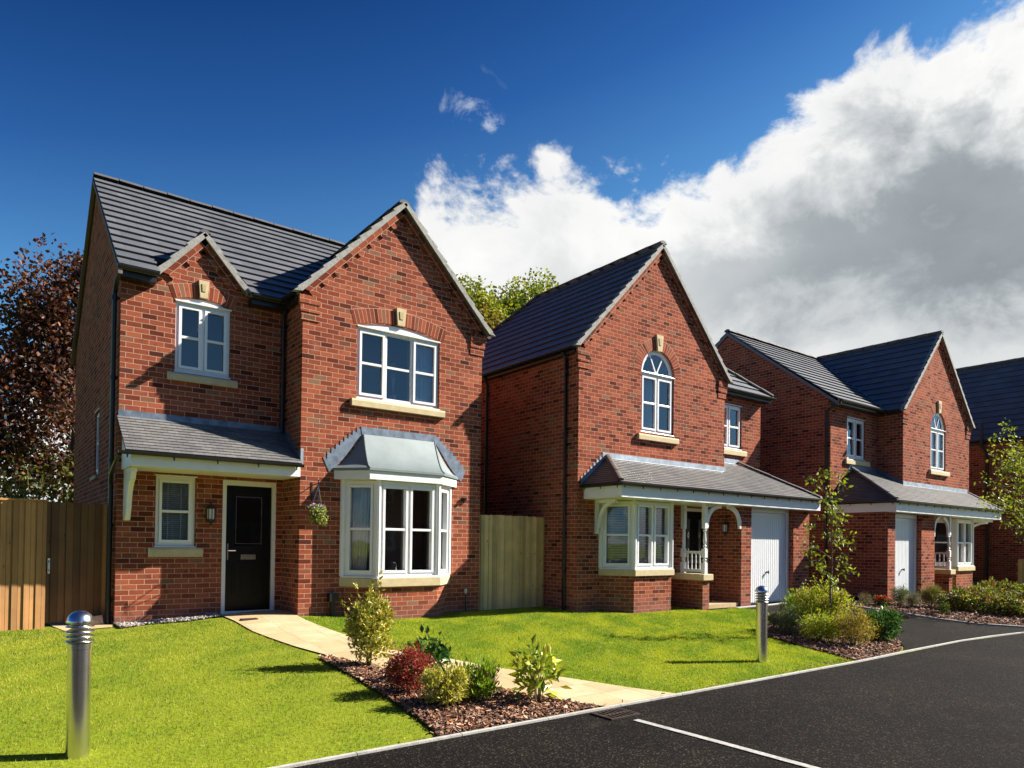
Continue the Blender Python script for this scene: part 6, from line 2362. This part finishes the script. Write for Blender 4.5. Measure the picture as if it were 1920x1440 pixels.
fence('board_fence', 3.81, 5.65, .15, .17, 2.29, 'fence', 'pale green-tinged vertical board fence between the first two houses', 'fence', .105, seed=5, jagged=.015)
fence('board_fence', -9.65, -3.60, 1.02, .22, 2.24, 'fencebrown', 'sunlit brown board fence with capping at the left edge', 'fence', .075, cap=True, seed=6)
gt = fence('side_gate', -3.62, -2.82, 1.32, .34, 2.25, 'gateshade', 'dark brown wooden side gate in shade beside the black downpipe', 'gate', .10, seed=8)
c = MB(); c.box(-3.56, -3.53, 1.275, 1.295, 1.12, 1.36); c.tube([(-3.545, 1.27, 1.16), (-3.545, 1.23, 1.20), (-3.545, 1.23, 1.29), (-3.545, 1.27, 1.33)], .008, 6)
c.build('handle', M['chrome'], gt)
c = MB(); c.box(-2.82, -2.76, 1.28, 1.40, .2, 2.25); c.build('gate_post', M['fencebrown'], gt)
fence('board_fence', 25.6, 26.95, -2.75, .2, 1.35, 'fencebrown', 'short brown boarding against the farthest house at the right edge', 'fence', .12, seed=9)

# ---------------------------------------------------------------- small things
def gully(x, y, w_, d_, z, name, label, slots=7):
    o = empty(name, (x, y, z), label, 'drain')
    c = MB(); c.box(x-w_/2, x+w_/2, y-d_/2, y+d_/2, z-.03, z-.002); c.build('pit', M['black'], o)
    c = MB(); e = .02
    c.box(x-w_/2, x+w_/2, y-d_/2, y-d_/2+e, z, z+.012); c.box(x-w_/2, x+w_/2, y+d_/2-e, y+d_/2, z, z+.012)
    c.box(x-w_/2, x-w_/2+e, y-d_/2+e, y+d_/2-e, z, z+.012); c.box(x+w_/2-e, x+w_/2, y-d_/2+e, y+d_/2-e, z, z+.012)
    for i in range(slots):
        a = x-w_/2+e+(w_-2*e)*(i+.5)/slots
        c.box(a-.009, a+.009, y-d_/2+e, y+d_/2-e, z, z+.010)
    c.box(x-w_/2+e, x+w_/2-e, y-.010, y+.010, z-.001, z+.011)
    c.build('grate', M['iron_grate'], o)


gully(.66, -7.00, .40, .30, .008, 'drain_grate', 'rusty iron drain grate in the road at the path end')
gully(-.86, -.12, .26, .13, gzf(-.86, -.12)+.022, 'channel_grate', 'small dark grate set in the path before the first front door', 6)
o = empty('standpipe', (3.43, -.07, .25), 'thin black pipe with pale green cap standing by the brick wall', 'pipe')
c = MB(); c.tube([(3.43, -.07, .15), (3.43, -.07, .66)], .014, 7); c.build('pipe', M['black'], o)
c = MB(); c.lathe((3.43, -.07, .65), [(.012, 0), (.022, .03), (.030, .07), (.024, .10), (.005, .11)], 10); c.build('cap', M['mintcap'], o, smooth=True)
c = MB()
c.hexa([(-3.02, 1.02, .28), (-2.80, .98, .28), (-2.79, 1.12, .28), (-3.0, 1.16, .28), (-2.98, 1.04, .44), (-2.83, 1.0, .46), (-2.82, 1.10, .45), (-2.97, 1.13, .42)])
tag(c.build('stone_block', mat('rough_pinkish_stone', (.42, .30, .22), .9, noise=(25, .3), bump=.8), origin=(-2.9, 1.07, .28), bevel=.015), 'rough pinkish stone block beside the downpipe foot', 'stone')
